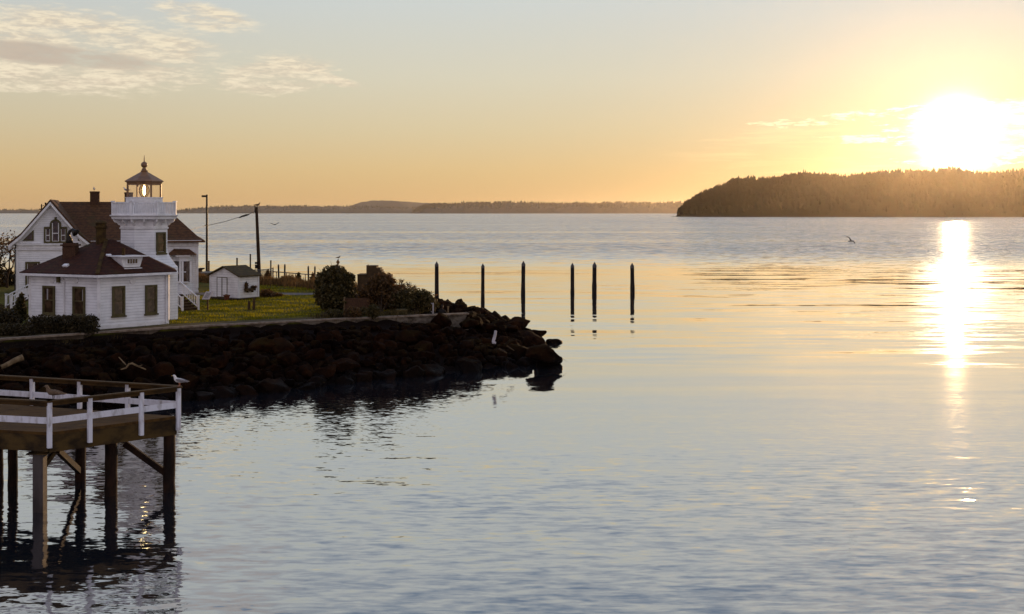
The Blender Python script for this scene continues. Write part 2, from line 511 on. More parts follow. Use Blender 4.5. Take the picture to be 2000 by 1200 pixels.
def m_rock():
    m, t, out = new_mat('riprap_rock')
    p = t.new('ShaderNodeBsdfPrincipled')
    geo = t.new('ShaderNodeNewGeometry')
    pos, nor = geo.outputs['Position'], geo.outputs['Normal']
    oi = t.new('ShaderNodeObjectInfo').outputs['Random']
    n = t.noise(pos, 1.6, 6.0, 0.62)
    n2 = t.noise(pos, 0.45, 4.0, 0.6)
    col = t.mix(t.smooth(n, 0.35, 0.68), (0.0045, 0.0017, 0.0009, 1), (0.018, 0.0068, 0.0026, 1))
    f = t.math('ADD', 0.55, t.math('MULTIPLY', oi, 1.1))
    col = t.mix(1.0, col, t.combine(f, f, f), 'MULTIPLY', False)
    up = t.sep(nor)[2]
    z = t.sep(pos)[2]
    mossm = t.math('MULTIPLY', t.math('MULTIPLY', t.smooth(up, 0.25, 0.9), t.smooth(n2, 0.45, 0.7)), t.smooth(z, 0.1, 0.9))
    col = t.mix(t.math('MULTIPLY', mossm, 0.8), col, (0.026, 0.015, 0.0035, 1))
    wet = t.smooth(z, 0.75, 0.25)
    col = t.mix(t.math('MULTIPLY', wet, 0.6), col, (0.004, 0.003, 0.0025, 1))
    t.put(p.inputs['Base Color'], col)
    t.put(p.inputs['Roughness'], t.math('SUBTRACT', 0.9, t.math('MULTIPLY', wet, 0.4)))
    p.inputs['Specular IOR Level'].default_value = 0.03
    b = t.new('ShaderNodeBump')
    b.inputs['Distance'].default_value = 0.10
    b.inputs['Strength'].default_value = 0.9
    t.put(b.inputs['Height'], t.noise(pos, 4.0, 7.0, 0.65))
    t.l.new(b.outputs[0], p.inputs['Normal'])
    t.l.new(p.outputs[0], out.inputs[0])
    return m


M['rock'] = m_rock()


def m_seawall():
    m, t, out = new_mat('stained_concrete')
    p = t.new('ShaderNodeBsdfPrincipled')
    pos = t.new('ShaderNodeNewGeometry').outputs['Position']
    x, y, z = t.sep(pos)
    s = t.combine(t.math('MULTIPLY', x, 1.0), t.math('MULTIPLY', y, 1.0), t.math('MULTIPLY', z, 1.6))
    n = t.noise(s, 1.1, 6.0, 0.68)
    drip = t.noise(t.combine(t.math('MULTIPLY', x, 3.0), t.math('MULTIPLY', y, 3.0), t.math('MULTIPLY', z, 0.5)), 1.6, 4.0)
    col = t.mix(t.smooth(n, 0.40, 0.62), (0.17, 0.135, 0.10, 1), (0.035, 0.022, 0.012, 1))
    col = t.mix(t.math('MULTIPLY', t.smooth(drip, 0.50, 0.68), 0.7), col, (0.070, 0.045, 0.012, 1))
    # the wall is overgrown and darker towards the house
    old = t.smooth(x, -11.0, -19.0)
    col = t.mix(t.math('MULTIPLY', old, 0.45), col, (0.045, 0.024, 0.012, 1))
    t.put(p.inputs['Base Color'], col)
    p.inputs['Roughness'].default_value = 0.9
    b = t.new('ShaderNodeBump')
    b.inputs['Distance'].default_value = 0.05
    t.put(b.inputs['Height'], t.noise(pos, 5.0, 6.0, 0.7))
    t.l.new(b.outputs[0], p.inputs['Normal'])
    t.l.new(p.outputs[0], out.inputs[0])
    return m


M['seawall'] = m_seawall()


def m_ground():
    m, t, out = new_mat('lawn_and_shore')
    p = t.new('ShaderNodeBsdfPrincipled')
    pos = t.new('ShaderNodeNewGeometry').outputs['Position']
    x, y, z = t.sep(pos)
    n = t.noise(pos, 0.5, 6.0, 0.65)
    n2 = t.noise(pos, 3.5, 4.0, 0.6)
    g = t.mix(t.smooth(n, 0.35, 0.68), (0.105, 0.090, 0.006, 1), (0.045, 0.045, 0.005, 1))
    g = t.mix(t.math('MULTIPLY', t.smooth(n2, 0.45, 0.7), 0.5), g, (0.12, 0.082, 0.016, 1))
    shore = t.mix(n2, (0.010, 0.0042, 0.002, 1), (0.005, 0.002, 0.001, 1))
    col = t.mix(t.smooth(z, 2.40, 2.56), shore, g)
    t.put(p.inputs['Base Color'], col)
    p.inputs['Roughness'].default_value = 0.95
    p.inputs['Specular IOR Level'].default_value = 0.1
    b = t.new('ShaderNodeBump')
    b.inputs['Distance'].default_value = 0.08
    t.put(b.inputs['Height'], t.noise(pos, 6.0, 6.0, 0.7))
    t.l.new(b.outputs[0], p.inputs['Normal'])
    t.l.new(p.outputs[0], out.inputs[0])
    return m


M['ground'] = m_ground()


def m_water():
    m, t, out = new_mat('sea_water')
    pos = t.new('ShaderNodeNewGeometry').outputs['Position']
    x, y, z = t.sep(pos)
    # wind and current patches
    patch = t.noise(t.combine(t.math('MULTIPLY', x, 0.012), t.math('MULTIPLY', y, 0.032), 0.0), 1.0, 4.0, 0.6, 0.6)
    far = t.smooth(y, 170.0, 300.0)
    slick = t.noise(t.combine(t.math('MULTIPLY', x, 0.0016), t.math('MULTIPLY', y, 0.012), 3.0), 1.0, 5.0, 0.6, 0.3)
    slickm = t.math('MULTIPLY', t.smooth(slick, 0.54, 0.64), far)
    mid = t.math('MULTIPLY', t.smooth(y, 50.0, 75.0), t.math('SUBTRACT', 1.0, far))
    near = t.math('SUBTRACT', 1.0, t.smooth(y, 34.0, 70.0))
    choppy = t.smooth(patch, 0.46, 0.66)
    # current ruffle around the pier and the point
    ruff = t.math('MULTIPLY', t.math('MULTIPLY', t.smooth(x, 6.0, -9.0), t.smooth(y, 39.0, 47.0)), t.math('SUBTRACT', 1.0, t.smooth(y, 58.0, 72.0)))
    def wave(sx, sy, seed, detail, dist):
        nd = t.new('ShaderNodeTexNoise')
        t.put(nd.inputs['Vector'], t.combine(t.math('MULTIPLY', x, sx), t.math('MULTIPLY', y, sy), seed))
        nd.inputs['Scale'].default_value = 1.0
        nd.inputs['Detail'].default_value = detail
        nd.inputs['Distortion'].default_value = dist
        return t.vmath('SUBTRACT', nd.outputs['Color'], (0.5, 0.5, 0.5))

    def amp(v, ky, fx):
        return t.vmath('MULTIPLY', v, t.combine(t.math('MULTIPLY', ky, fx), ky, 0.0))

    # facet slopes of the sea: ripples, slow swell, fine ruffles, far wind chop, long swell
    calm = t.math('SUBTRACT', 1.0, t.math('MULTIPLY', 0.72, t.math('MULTIPLY', t.smooth(y, 36.0, 50.0), t.smooth(y, 74.0, 62.0))))
    lee = t.math('SUBTRACT', 1.0, t.math('MULTIPLY', 0.45, t.math('MULTIPLY', t.smooth(x, -8.0, -11.5), t.smooth(y, 42.0, 38.0))))
    calm = t.math('MULTIPLY', calm, lee)
    k1 = t.math('MULTIPLY', calm, t.math('ADD', t.math('MULTIPLY', near, 0.24), t.math('ADD', 0.035, t.math('MULTIPLY', choppy, 0.09))))
    k2 = t.math('MULTIPLY', calm, t.math('ADD', 0.10, t.math('MULTIPLY', mid, 0.03)))
    k3 = t.math('ADD', t.math('MULTIPLY', near, 0.07), t.math('ADD', t.math('MULTIPLY', choppy, 0.06), t.math('MULTIPLY', ruff, 0.12)))
    k4 = t.math('SUBTRACT', t.math('MULTIPLY', far, 2.3), t.math('MULTIPLY', slickm, 1.7))
    k5 = t.math('MULTIPLY', t.math('SUBTRACT', 1.0, near), 0.07)
    s = amp(wave(1.1, 4.0, 0.0, 3.0, 0.4), k1, 0.40)
    for v_ in (amp(wave(0.13, 0.75, 2.0, 2.0, 0.3), k2, 0.20), amp(wave(3.0, 6.5, 5.0, 3.0, 0.6), k3, 0.6), t.vmath('MULTIPLY', t.vmath('ABSOLUTE', wave(0.12, 1.1, 8.0, 2.0, 0.2)), t.combine(0.0, t.math('MULTIPLY', k4, -1.0), 0.0)), amp(wave(0.4, 1.1, 14.0, 1.0, 0.2), far, 0.5 * 0.12), amp(wave(0.045, 0.30, 11.0, 2.0, 0.3), k5, 0.2)):
        s = t.vmath('ADD', s, v_)
    nrm = t.vmath('NORMALIZE', t.vmath('ADD', s, (0.0, 0.0, 1.0)))
    g = t.new('ShaderNodeBsdfGlossy')
    g.inputs[0].default_value = (0.98, 0.97, 0.95, 1)
    t.put(g.inputs['Roughness'], t.math('ADD', 0.035, t.math('MULTIPLY', far, 0.05)))
    t.l.new(nrm, g.inputs['Normal'])
    d = t.new('ShaderNodeBsdfDiffuse')
    d.inputs[0].default_value = (0.010, 0.014, 0.020, 1)
    lw = t.new('ShaderNodeLayerWeight')
    lw.inputs['Blend'].default_value = 0.5
    t.l.new(nrm, lw.inputs['Normal'])
    fac = t.math('ADD', 0.08, t.math('MULTIPLY', 0.90, t.math('POWER', lw.outputs['Facing'], 1.85)))
    mx = t.new('ShaderNodeMixShader')
    t.put(mx.inputs[0], fac)
    t.l.new(d.outputs[0], mx.inputs[1])
    t.l.new(g.outputs[0], mx.inputs[2])
    t.l.new(mx.outputs[0], out.inputs[0])
    return m


M['water'] = m_water()


# ------------------------------------------------------------------ mesh builder
def tag(o, label=None, cat=None, group=None, kind=None):
    if label: o['label'] = label
    if cat: o['category'] = cat
    if group: o['group'] = group
    if kind: o['kind'] = kind
    return o


def thing(name, loc, label, cat, group=None):
    o = bpy.data.objects.new(name, None)
    o.empty_display_size = 0.3
    COL.objects.link(o)
    o.location = loc
    return tag(o, label, cat, group)


def root_of(o):
    while o.parent:
        o = o.parent
    return o


class MB:
    """collects shapes in world coordinates; build() links them as one mesh object"""
    def __init__(self):
        self.v, self.f, self.cuts = [], [], []

    def add(self, verts, faces):
        k = len(self.v)
        self.cuts.append((k, len(self.f)))
        self.v += [tuple(p) for p in verts]
        self.f += [tuple(i + k for i in fc) for fc in faces]
        return self

    def prism(self, poly, z0, z1, top=None):
        """vertical prism over a CCW polygon of (x, y); top = other polygon at z1"""
        n = len(poly)
        top = top or poly
        vs = [(p[0], p[1], z0) for p in poly] + [(p[0], p[1], z1) for p in top]
        fs = [tuple(range(n - 1, -1, -1)), tuple(range(n, 2 * n))]
        fs += [(i, (i + 1) % n, n + (i + 1) % n, n + i) for i in range(n)]
        return self.add(vs, fs)

    def box(self, c, size, ux=Vector((1, 0, 0)), uy=None, uz=Vector((0, 0, 1))):
        ux = Vector(ux).normalized()
        uz = Vector(uz).normalized()
        uy = Vector(uy).normalized() if uy is not None else uz.cross(ux).normalized()
        c = Vector(c)
        hx, hy, hz = size[0] / 2, size[1] / 2, size[2] / 2
        vs = [c + ux * (sx * hx) + uy * (sy * hy) + uz * (sz * hz) for sz in (-1, 1) for sy in (-1, 1) for sx in (-1, 1)]
        return self.add(vs, [(0, 2, 3, 1), (4, 5, 7, 6), (0, 1, 5, 4), (2, 6, 7, 3), (0, 4, 6, 2), (1, 3, 7, 5)])

    def bar(self, a, b, w, h, up=Vector((0, 0, 1))):
        a, b = Vector(a), Vector(b)
        d = (b - a)
        L = d.length
        d.normalize()
        side = d.cross(up).normalized()
        uz = side.cross(d).normalized()
        return self.box((a + b) / 2, (L, w, h), d, side, uz)

    def tube(self, pts, radii, seg=8, cap=True):
        pts = [Vector(p) for p in pts]
        if not isinstance(radii, (list, tuple)):
            radii = [radii] * len(pts)
        vs, fs = [], []
        prev = None
        for i, p in enumerate(pts):
            t = (pts[min(i + 1, len(pts) - 1)] - pts[max(i - 1, 0)]).normalized()
            if prev is None:
                ref = Vector((0, 0, 1)) if abs(t.z) < 0.9 else Vector((1, 0, 0))
                u = t.cross(ref).normalized()
            else:
                u = (prev - t * prev.dot(t)).normalized()
            prev = u
            w = t.cross(u)
            for k in range(seg):
                a = 2 * math.pi * k / seg
                vs.append(p + (u * math.cos(a) + w * math.sin(a)) * radii[i])
        for i in range(len(pts) - 1):
            for k in range(seg):
                k2 = (k + 1) % seg
                fs.append((i * seg + k, i * seg + k2, (i + 1) * seg + k2, (i + 1) * seg + k))
        if cap:
            fs.append(tuple(range(seg - 1, -1, -1)))
            fs.append(tuple((len(pts) - 1) * seg + k for k in range(seg)))
        return self.add(vs, fs)

    def lathe(self, c, prof, seg=16, rot=0.0):
        """prof = [(radius, z)] from bottom to top, about the vertical through c (x, y)"""
        vs, fs = [], []
        for r, z in prof:
            for k in range(seg):
                a = rot + 2 * math.pi * k / seg
                vs.append((c[0] + r * math.cos(a), c[1] + r * math.sin(a), z))
        n = len(prof)
        for i in range(n - 1):
            for k in range(seg):
                k2 = (k + 1) % seg
                fs.append((i * seg + k, i * seg + k2, (i + 1) * seg + k2, (i + 1) * seg + k))
        fs.append(tuple(range(seg - 1, -1, -1)))
        fs.append(tuple((n - 1) * seg + k for k in range(seg)))
        return self.add(vs, fs)

    def build(self, name, mat, parent=None, smooth=False, bevel=0.0):
        off = root_of(parent).location if parent else Vector((0, 0, 0))
        me = bpy.data.meshes.new(name)
        me.from_pydata([(p[0] - off[0], p[1] - off[1], p[2] - off[2]) for p in self.v], [], self.f)
        bm = bmesh.new()
        bm.from_mesh(me)
        bmesh.ops.recalc_face_normals(bm, faces=bm.faces)
        if bevel:
            bmesh.ops.bevel(bm, geom=[e for e in bm.edges], offset=bevel, segments=1, affect='EDGES')
        bm.to_mesh(me)
        bm.free()
        if smooth:
            for p in me.polygons:
                p.use_smooth = True
        me.materials.append(mat)
        o = bpy.data.objects.new(name, me)
        COL.objects.link(o)
        if parent:
            o.parent = parent
        return o


def build_each(mb, name, mat, parent, per=1):
    """one object for every `per` shapes that were added to mb"""
    cuts = mb.cuts[::per] + [(len(mb.v), len(mb.f))]
    for (v0, f0), (v1, f1) in zip(cuts[:-1], cuts[1:]):
        one = MB()
        one.add(mb.v[v0:v1], [tuple(i - v0 for i in f) for f in mb.f[f0:f1]])
        one.build(name, mat, parent)


def fast_mesh(name, verts, faces, mat, parent=None, nv=4):
    """numpy arrays (n,3) and (m,nv) to an object"""
    off = np.array(root_of(parent).location) if parent else np.zeros(3)
    me = bpy.data.meshes.new(name)
    verts = np.asarray(verts, dtype=np.float32) - off.astype(np.float32)
    m = len(faces)
    me.vertices.add(len(verts))
    me.vertices.foreach_set('co', verts.ravel())
    me.loops.add(m * nv)
    me.loops.foreach_set('vertex_index', np.asarray(faces, dtype=np.int32).ravel())
    me.polygons.add(m)
    me.polygons.foreach_set('loop_start', np.arange(m, dtype=np.int32) * nv)
    me.polygons.foreach_set('loop_total', np.full(m, nv, dtype=np.int32))
    me.update(calc_edges=True)
    me.validate()
    me.materials.append(mat)
    o = bpy.data.objects.new(name, me)
    COL.objects.link(o)
    if parent:
        o.parent = parent
    return o


def copy_tree(o, loc=None, parent=None):
    c = o.copy()
    COL.objects.link(c)
    c.parent = parent
    if loc is not None:
        c.location = loc
    for ch in list(o.children):
        copy_tree(ch, None, c)
    return c


def leaf_cloud(blobs, n, size, elong=1.6, shell=0.55, up=0.3, rng=RNG):
    """diamond leaves spread through ellipsoids [(centre, radii)], crowded towards an uneven outer shell"""
    vol = np.array([b[1][0] * b[1][1] * b[1][2] for b in blobs]) ** (2 / 3)
    cnt = np.maximum(1, (n * vol / vol.sum()).astype(int))
    Vs = []
    for (c, r), k in zip(blobs, cnt):
        d = rng.normal(size=(k, 3))
        d /= np.linalg.norm(d, axis=1)[:, None]
        rad = 1 - shell * rng.random(k) ** 1.6
        # clumpy outline
        a = np.sin(d[:, 0] * 7 + c[0]) * np.cos(d[:, 2] * 6 + c[1]) + 0.6 * np.sin(d[:, 1] * 13 + d[:, 2] * 11)
        rad *= 1 + 0.15 * a
        p = np.array(c) + d * np.array(r) * rad[:, None]
        u = rng.normal(size=(k, 3)) + d * 0.6 + np.array([0, 0, up])
        u /= np.linalg.norm(u, axis=1)[:, None]
        w = np.cross(u, rng.normal(size=(k, 3)))
        w /= np.linalg.norm(w, axis=1)[:, None]
        s = size * (0.6 + 0.8 * rng.random(k))[:, None]
        Vs.append(np.stack([p - u * s * elong / 2, p + w * s / 2, p + u * s * elong / 2, p - w * s / 2], axis=1))
    V = np.concatenate(Vs).reshape(-1, 3)
    Fc = np.arange(len(V)).reshape(-1, 4)
    return V, Fc


# ------------------------------------------------------------------ terrain
PL = [(-60, 38.3), (-45, 47.7), (-26.9, 59.0), (-22.95, 62.4), (-18.1, 66.2), (-11.2, 70.2), (-7.0, 72.3), (-6.9, 78), (-8.5, 86), (-13, 97), (-20, 106.5), (-40, 114), (-95, 118), (-95, 38.3)]
WL = [(-70, 22), (-39.7, 39.2), (-21.6, 50.6), (-15.4, 56.6), (-8.45, 62.2), (-2.97, 66.2), (0.0, 68.8), (1.5, 71), (1.9, 75), (1.2, 80), (-1.4, 86.5), (-4.6, 95), (-12, 106), (-24, 116.5), (-45, 122), (-100, 126), (-100, 22)]


def poly_sd(px, py, poly):
    """signed distance to a polygon, positive inside (numpy)"""
    n = len(poly)
    d = np.full(px.shape, 1e9)
    ins = np.zeros(px.shape, bool)
    for i in range(n):
        x0, y0 = poly[i]
        x1, y1 = poly[(i + 1) % n]
        ex, ey = x1 - x0, y1 - y0
        t = np.clip(((px - x0) * ex + (py - y0) * ey) / (ex * ex + ey * ey), 0, 1)
        d = np.minimum(d, np.hypot(px - x0 - t * ex, py - y0 - t * ey))
        c = ((y0 > py) != (y1 > py)) & (px < ex * (py - y0) / (ey + 1e-12) + x0)
        ins ^= c
    return np.where(ins, d, -d)


def terrain_z(px, py):
    px, py = np.asarray(px, float), np.asarray(py, float)
    a = poly_sd(px, py, PL)
    b = poly_sd(px, py, WL)
    t = np.clip(b / (b - a + 1e-6), 0, 1)
    tip = np.clip((px + 9) / 3, 0, 1) * np.clip((py - 73.5) / 3, 0, 1)      # the point is heaped higher than the bank
    slope = 2.25 * t ** (0.85 - 0.38 * tip) + 0.35 * tip * np.sin(np.pi * np.clip(t, 0, 1))
    z = np.where(a >= 0, GZ, np.where(b > 0, slope, np.maximum(0.32 * b, -1.6)))
    return z


gx = np.arange(-95, 9.01, 0.6)
gy = np.arange(24, 130.01, 0.6)
GX, GY = np.meshgrid(gx, gy)
GZZ = terrain_z(GX, GY)
nx, ny = len(gx), len(gy)
tv = np.stack([GX, GY, GZZ], -1).reshape(-1, 3)
ii, jj = np.meshgrid(np.arange(nx - 1), np.arange(ny - 1))
k0 = (jj * nx + ii).ravel()
tf = np.stack([k0, k0 + 1, k0 + nx + 1, k0 + nx], 1)
o = fast_mesh('ground', tv, tf, M['ground'])
tag(o, kind='structure')

# water
mb = MB()
mb.add([(-30000, -200, 0), (30000, -200, 0), (30000, 31000, 0), (-30000, 31000, 0)], [(0, 1, 2, 3)])
tag(mb.build('water', M['water']), kind='structure')


# ------------------------------------------------------------------ far hills and forest
def hill(name, D, prof, depth, mat, tree_h=0.0, fringe=0.0, steps=8, nsub=6, seed=1):
    """a land mass: front shore at distance D along the rays of prof (px, py of its crest), rising to the crest over depth and falling behind"""
    rng = np.random.default_rng(seed)
    px = np.array([p[0] for p in prof], float)
    py = np.array([p[1] for p in prof], float)
    n = (len(prof) - 1) * nsub + 1
    X = np.interp(np.linspace(0, len(prof) - 1, n), np.arange(len(prof)), px)
    Y = np.interp(X, px, py)
    vs = []
    ss = np.concatenate([np.linspace(0, 1, steps), 1 + np.linspace(0, 1, 4)[1:]])
    for s in ss:
        for i in range(n):
            yy = D + s * depth * (0.75 + 0.25 * math.sin(i * 0.37 + seed))
            zc = H + (HY - Y[i]) * (D + depth) / F - tree_h
            prof_s = (0.34 * min(1, s / 0.10) + 0.66 * s ** 0.8) if s <= 1 else max(0, 1 - (s - 1) * 0.9)
            z = max(-1.0, zc) * prof_s + (rng.normal() * fringe if 0 < s <= 1 else 0)
            if s == 0:
                z = -1.0
            vs.append(((X[i] - CX) * yy / F, yy, z))
    m = len(ss)
    fs = [(j * n + i, j * n + i + 1, (j + 1) * n + i + 1, (j + 1) * n + i) for j in range(m - 1) for i in range(n - 1)]
    o = MB().add(vs, fs).build(name, mat, smooth=True)
    tag(o, kind='structure')
    return np.array(vs).reshape(m, n, 3)


def forest(name, g, n, hmin, hmax, mat, seed, label, smax=1.0, steps=8, wide=0.16):
    """cone-built conifers spread over the rising face of a hill grid, read as one mass"""
    rng = np.random.default_rng(seed)
    m, w = steps, g.shape[1]
    vs, fs = [], []
    seg = 6
    for q in range(n):
        s = rng.random() ** 0.7 * (m - 1) * smax
        if q % 5 == 0:
            s = (m - 1) * (0.93 + 0.07 * rng.random())
        i = rng.random() * (w - 1.001)
        j0, i0 = min(int(s), m - 2), int(i)
        fj, fi = s - j0, i - i0
        p = (g[j0, i0] * (1 - fi) + g[j0, i0 + 1] * fi) * (1 - fj) + (g[j0 + 1, i0] * (1 - fi) + g[j0 + 1, i0 + 1] * fi) * fj
        if p[2] < 5.0:
            continue
        h = hmin + (hmax - hmin) * rng.random() ** 1.4
        if p[2] < 15:
            h *= 0.7
        r = h * wide * (0.7 + 0.7 * rng.random())
        round_top = rng.random() < 0.3
        prof = [(0.25, 0.0), (1.0, 0.18), (0.62, 0.45), (0.72, 0.50), (0.35, 0.74), (0.42, 0.78), (0.02, 1.0)] if not round_top else \
               [(0.4, 0.0), (1.2, 0.25), (1.35, 0.5), (1.0, 0.72), (0.1, 0.86)]
        k = len(vs)
        for rr, zz in prof:
            for a in range(seg):
                an = 2 * math.pi * (a + 0.3 * q) / seg
                jr = rr * r * (0.8 + 0.4 * rng.random())
                vs.append((p[0] + jr * math.cos(an), p[1] + jr * math.sin(an), p[2] - 1.0 + zz * h))
        for b in range(len(prof) - 1):
            for a in range(seg):
                a2 = (a + 1) % seg
                fs.append((k + b * seg + a, k + b * seg + a2, k + (b + 1) * seg + a2, k + (b + 1) * seg + a))
    o = fast_mesh(name, np.array(vs), np.array(fs), mat)
    tag(o, label, 'forest', kind='stuff')


RIDGE = [(1312, 418), (1318, 407), (1332, 397), (1352, 386), (1374, 374), (1400, 362), (1432, 350), (1470, 346), (1520, 343), (1560, 337), (1610, 339), (1660, 341),
         (1710, 337), (1770, 331), (1800, 333), (1850, 330), (1900, 332), (1960, 334), (2010, 333), (2080, 328), (2160, 325), (2300, 330), (2480, 338), (2700, 345)]
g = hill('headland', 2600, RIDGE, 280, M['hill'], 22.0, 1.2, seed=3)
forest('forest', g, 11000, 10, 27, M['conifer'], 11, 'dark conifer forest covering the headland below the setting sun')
MIDR = [(796, 419), (806, 412), (815, 405), (826, 400), (850, 396), (880, 396), (930, 393), (960, 394), (1000, 393), (1060, 395), (1100, 394), (1160, 395), (1220, 393), (1280, 394), (1330, 393), (1420, 392), (1520, 396)]
M['farconifer'] = surf('far_conifer', (0.10, 0.075, 0.058), (0.075, 0.058, 0.045), 0.95, 0.004, spec=0.0)  # paler than the near conifers: haze put into the tree colour
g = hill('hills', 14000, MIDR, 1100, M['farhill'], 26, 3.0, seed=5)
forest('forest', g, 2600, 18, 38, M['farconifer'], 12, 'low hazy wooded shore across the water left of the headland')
LEFT = [(-420, 408), (-250, 405), (-120, 407), (-20, 408), (40, 408), (90, 409), (200, 411), (300, 411), (352, 409), (385, 405), (420, 402), (470, 401), (505, 400), (560, 401), (610, 401), (670, 401), (720, 402), (780, 404), (850, 405), (900, 406), (1000, 410)]
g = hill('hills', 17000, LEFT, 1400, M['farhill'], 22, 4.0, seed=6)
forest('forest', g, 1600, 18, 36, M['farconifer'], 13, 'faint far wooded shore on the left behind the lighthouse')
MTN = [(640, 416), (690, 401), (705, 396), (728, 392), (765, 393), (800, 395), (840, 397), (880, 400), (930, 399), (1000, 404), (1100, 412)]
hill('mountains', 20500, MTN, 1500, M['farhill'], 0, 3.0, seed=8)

# haze: the evening air over the sound
mb = MB()
mb.box((0, 15400, 125.0), (64000, 31800, 258.0))
hz, t, out = new_mat('evening_haze')
pv = t.new('ShaderNodeVolumePrincipled')
pv.inputs['Color'].default_value = (0.98, 0.85, 0.70, 1)
pv.inputs['Density'].default_value = 1.15e-5
pv.inputs['Anisotropy'].default_value = 0.88
t.l.new(pv.outputs[0], out.inputs['Volume'])
o = mb.build('haze', hz)
tag(o, 'warm evening haze over the water and far shores', 'haze', kind='stuff')
# ------------------------------------------------------------------ sea wall, walk and path
WALL = [(-60, 38.3), (-45, 47.7), (-26.9, 59.1), (-22.95, 62.5), (-18.1, 66.3), (-11.2, 70.3), (-2.87, 74.35)]


def offset_line(line, d):
    out = []
    for i, p in enumerate(line):
        a = Vector(line[max(i - 1, 0)])
        b = Vector(line[min(i + 1, len(line) - 1)])
        t = (b - a).normalized()
        out.append((p[0] - t.y * d, p[1] + t.x * d))
    return out


def strip(line, d0, d1, z, name, mat, kind):
    a, b = offset_line(line, d0), offset_line(line, d1)
    n = len(line)
    vs = [(*p, z) for p in a] + [(*p, z) for p in b]
    o = MB().add(vs, [(i, i + 1, n + i + 1, n + i) for i in range(n - 1)]).build(name, mat)
    return tag(o, kind=kind)


sw = thing('sea_wall', (-20, 64, 1.6), 'long stained concrete sea wall holding back the lawn above the boulders', 'wall')
mb = MB()
a, b = offset_line(WALL, -0.02), offset_line(WALL, 0.30)
n = len(WALL)
vs = [(*p, 1.0) for p in a] + [(*p, GZ - 0.05) for p in a] + [(*p, GZ - 0.05) for p in b] + [(*p, 1.0) for p in b]
fs = []
for i in range(n - 1):
    for r0 in range(4):
        r1 = (r0 + 1) % 4
        fs.append((r0 * n + i, r1 * n + i, r1 * n + i + 1, r0 * n + i + 1))
fs += [(0, n, 2 * n, 3 * n), (n - 1, 4 * n - 1, 3 * n - 1, 2 * n - 1)]
mb.add(vs, fs).build('wall_body', M['seawall'], sw)
mb = MB()
a, b = offset_line(WALL, -0.10), offset_line(WALL, 0.36)
vs = [(*p, GZ - 0.048) for p in a] + [(*p, GZ + 0.045) for p in a] + [(*p, GZ + 0.045) for p in b] + [(*p, GZ - 0.048) for p in b]
mb.add(vs, fs).build('coping', surf('coping_stone', (0.26, 0.20, 0.15), (0.15, 0.105, 0.07), 0.85, 3.0, 0.01), sw)

strip(WALL[1:-1], 0.38, 2.0, GZ + 0.006, 'path', M['walk'], 'structure')
tv = [(-30, 91.4), (-12.9, 91.0), (-12.0, 93.2), (-30, 94.0)]
tag(MB().add([(x, y, GZ + 0.008) for x, y in tv], [(0, 1, 2, 3)]).build('path', M['path']), kind='structure')

# ------------------------------------------------------------------ lighthouse: fog signal building + octagonal tower
LC = Vector((-23.55, 64.2, GZ))
LL = Vector((-28.4, 66.3, GZ))
LR = Vector((-20.6, 67.5, GZ))
LB1 = Vector((-26.6, 72.0, GZ))
LB2 = Vector((-21.85, 71.2, GZ))
EAVE = 5.70
FB = [LL, LC, LR, LB2, LB1]
lh = thing('lighthouse', (-24.0, 68.5, GZ), 'white lighthouse with octagonal lantern tower rising from a red roofed fog signal building', 'lighthouse')
MB().prism([(p.x, p.y) for p in FB], GZ - 0.3, EAVE).build('fog_building_wall', M['white'], lh)
cen = Vector((-24.35, 68.1, 0))
mb = MB()
mb.prism([(p.x + (p.x - cen.x) * 0.012, p.y + (p.y - cen.y) * 0.012) for p in FB], GZ - 0.3, GZ + 0.22)
mb.build('plinth_board', M['trim'], lh)


def out_poly(k, add=0.0):
    res = []
    for p in FB:
        d = Vector((p.x - cen.x, p.y - cen.y))
        res.append(Vector((p.x, p.y)) + d.normalized() * k)
    return res


ov = out_poly(0.55)
AP = Vector((-24.55, 68.3, 7.75))
RID = 0.42
# roof: eave polygon rising to a small flat cap
tp = [Vector((AP.x, AP.y)) + (q - Vector((AP.x, AP.y))).normalized() * RID for q in ov]
mb = MB()
n = len(ov)
vs = [(q.x, q.y, EAVE + 0.08) for q in ov] + [(q.x, q.y, EAVE + 0.02) for q in ov] + [(q.x, q.y, AP.z - 0.12) for q in tp]
fs = [tuple(range(2 * n, 3 * n))] + [(i, (i + 1) % n, 2 * n + (i + 1) % n, 2 * n + i) for i in range(n)] + [(n + i, n + (i + 1) % n, (i + 1) % n, i) for i in range(n)] + [tuple(range(2 * n - 1, n - 1, -1))]
mb.add(vs, fs)
fogroof = mb.build('fog_building_roof', M['roof'], lh)
mb = MB()
for i in range(5):
    q, t_ = ov[i], tp[i]
    if i == 1:
        mb.bar((q.x, q.y, EAVE + 0.11), (t_.x, t_.y, AP.z - 0.09), 0.22, 0.05)
mb.build('hip_cap', M['moss'], fogroof)
# gutter round the eave
mb = MB()
og = out_poly(0.58)
for i in (4, 0, 1, 2):
    a, b = og[i], og[(i + 1) % 5]
    mb.bar((a.x, a.y, EAVE - 0.05), (b.x, b.y, EAVE - 0.05), 0.11, 0.13)
mb.build('gutter', M['trim'], lh)
mb = MB()
mb.prism([tuple(q) for q in out_poly(0.50)], EAVE - 0.10, EAVE + 0.018)
mb.build('soffit', M['trim'], lh)


def wall_frame(A, B):
    u = (B - A)
    u.z = 0
    u.normalize()
    nrm = Vector((u.y, -u.x, 0))
    if nrm.dot(Vector((0, 0, 0)) - A) < 0:
        nrm = -nrm
    return u, nrm


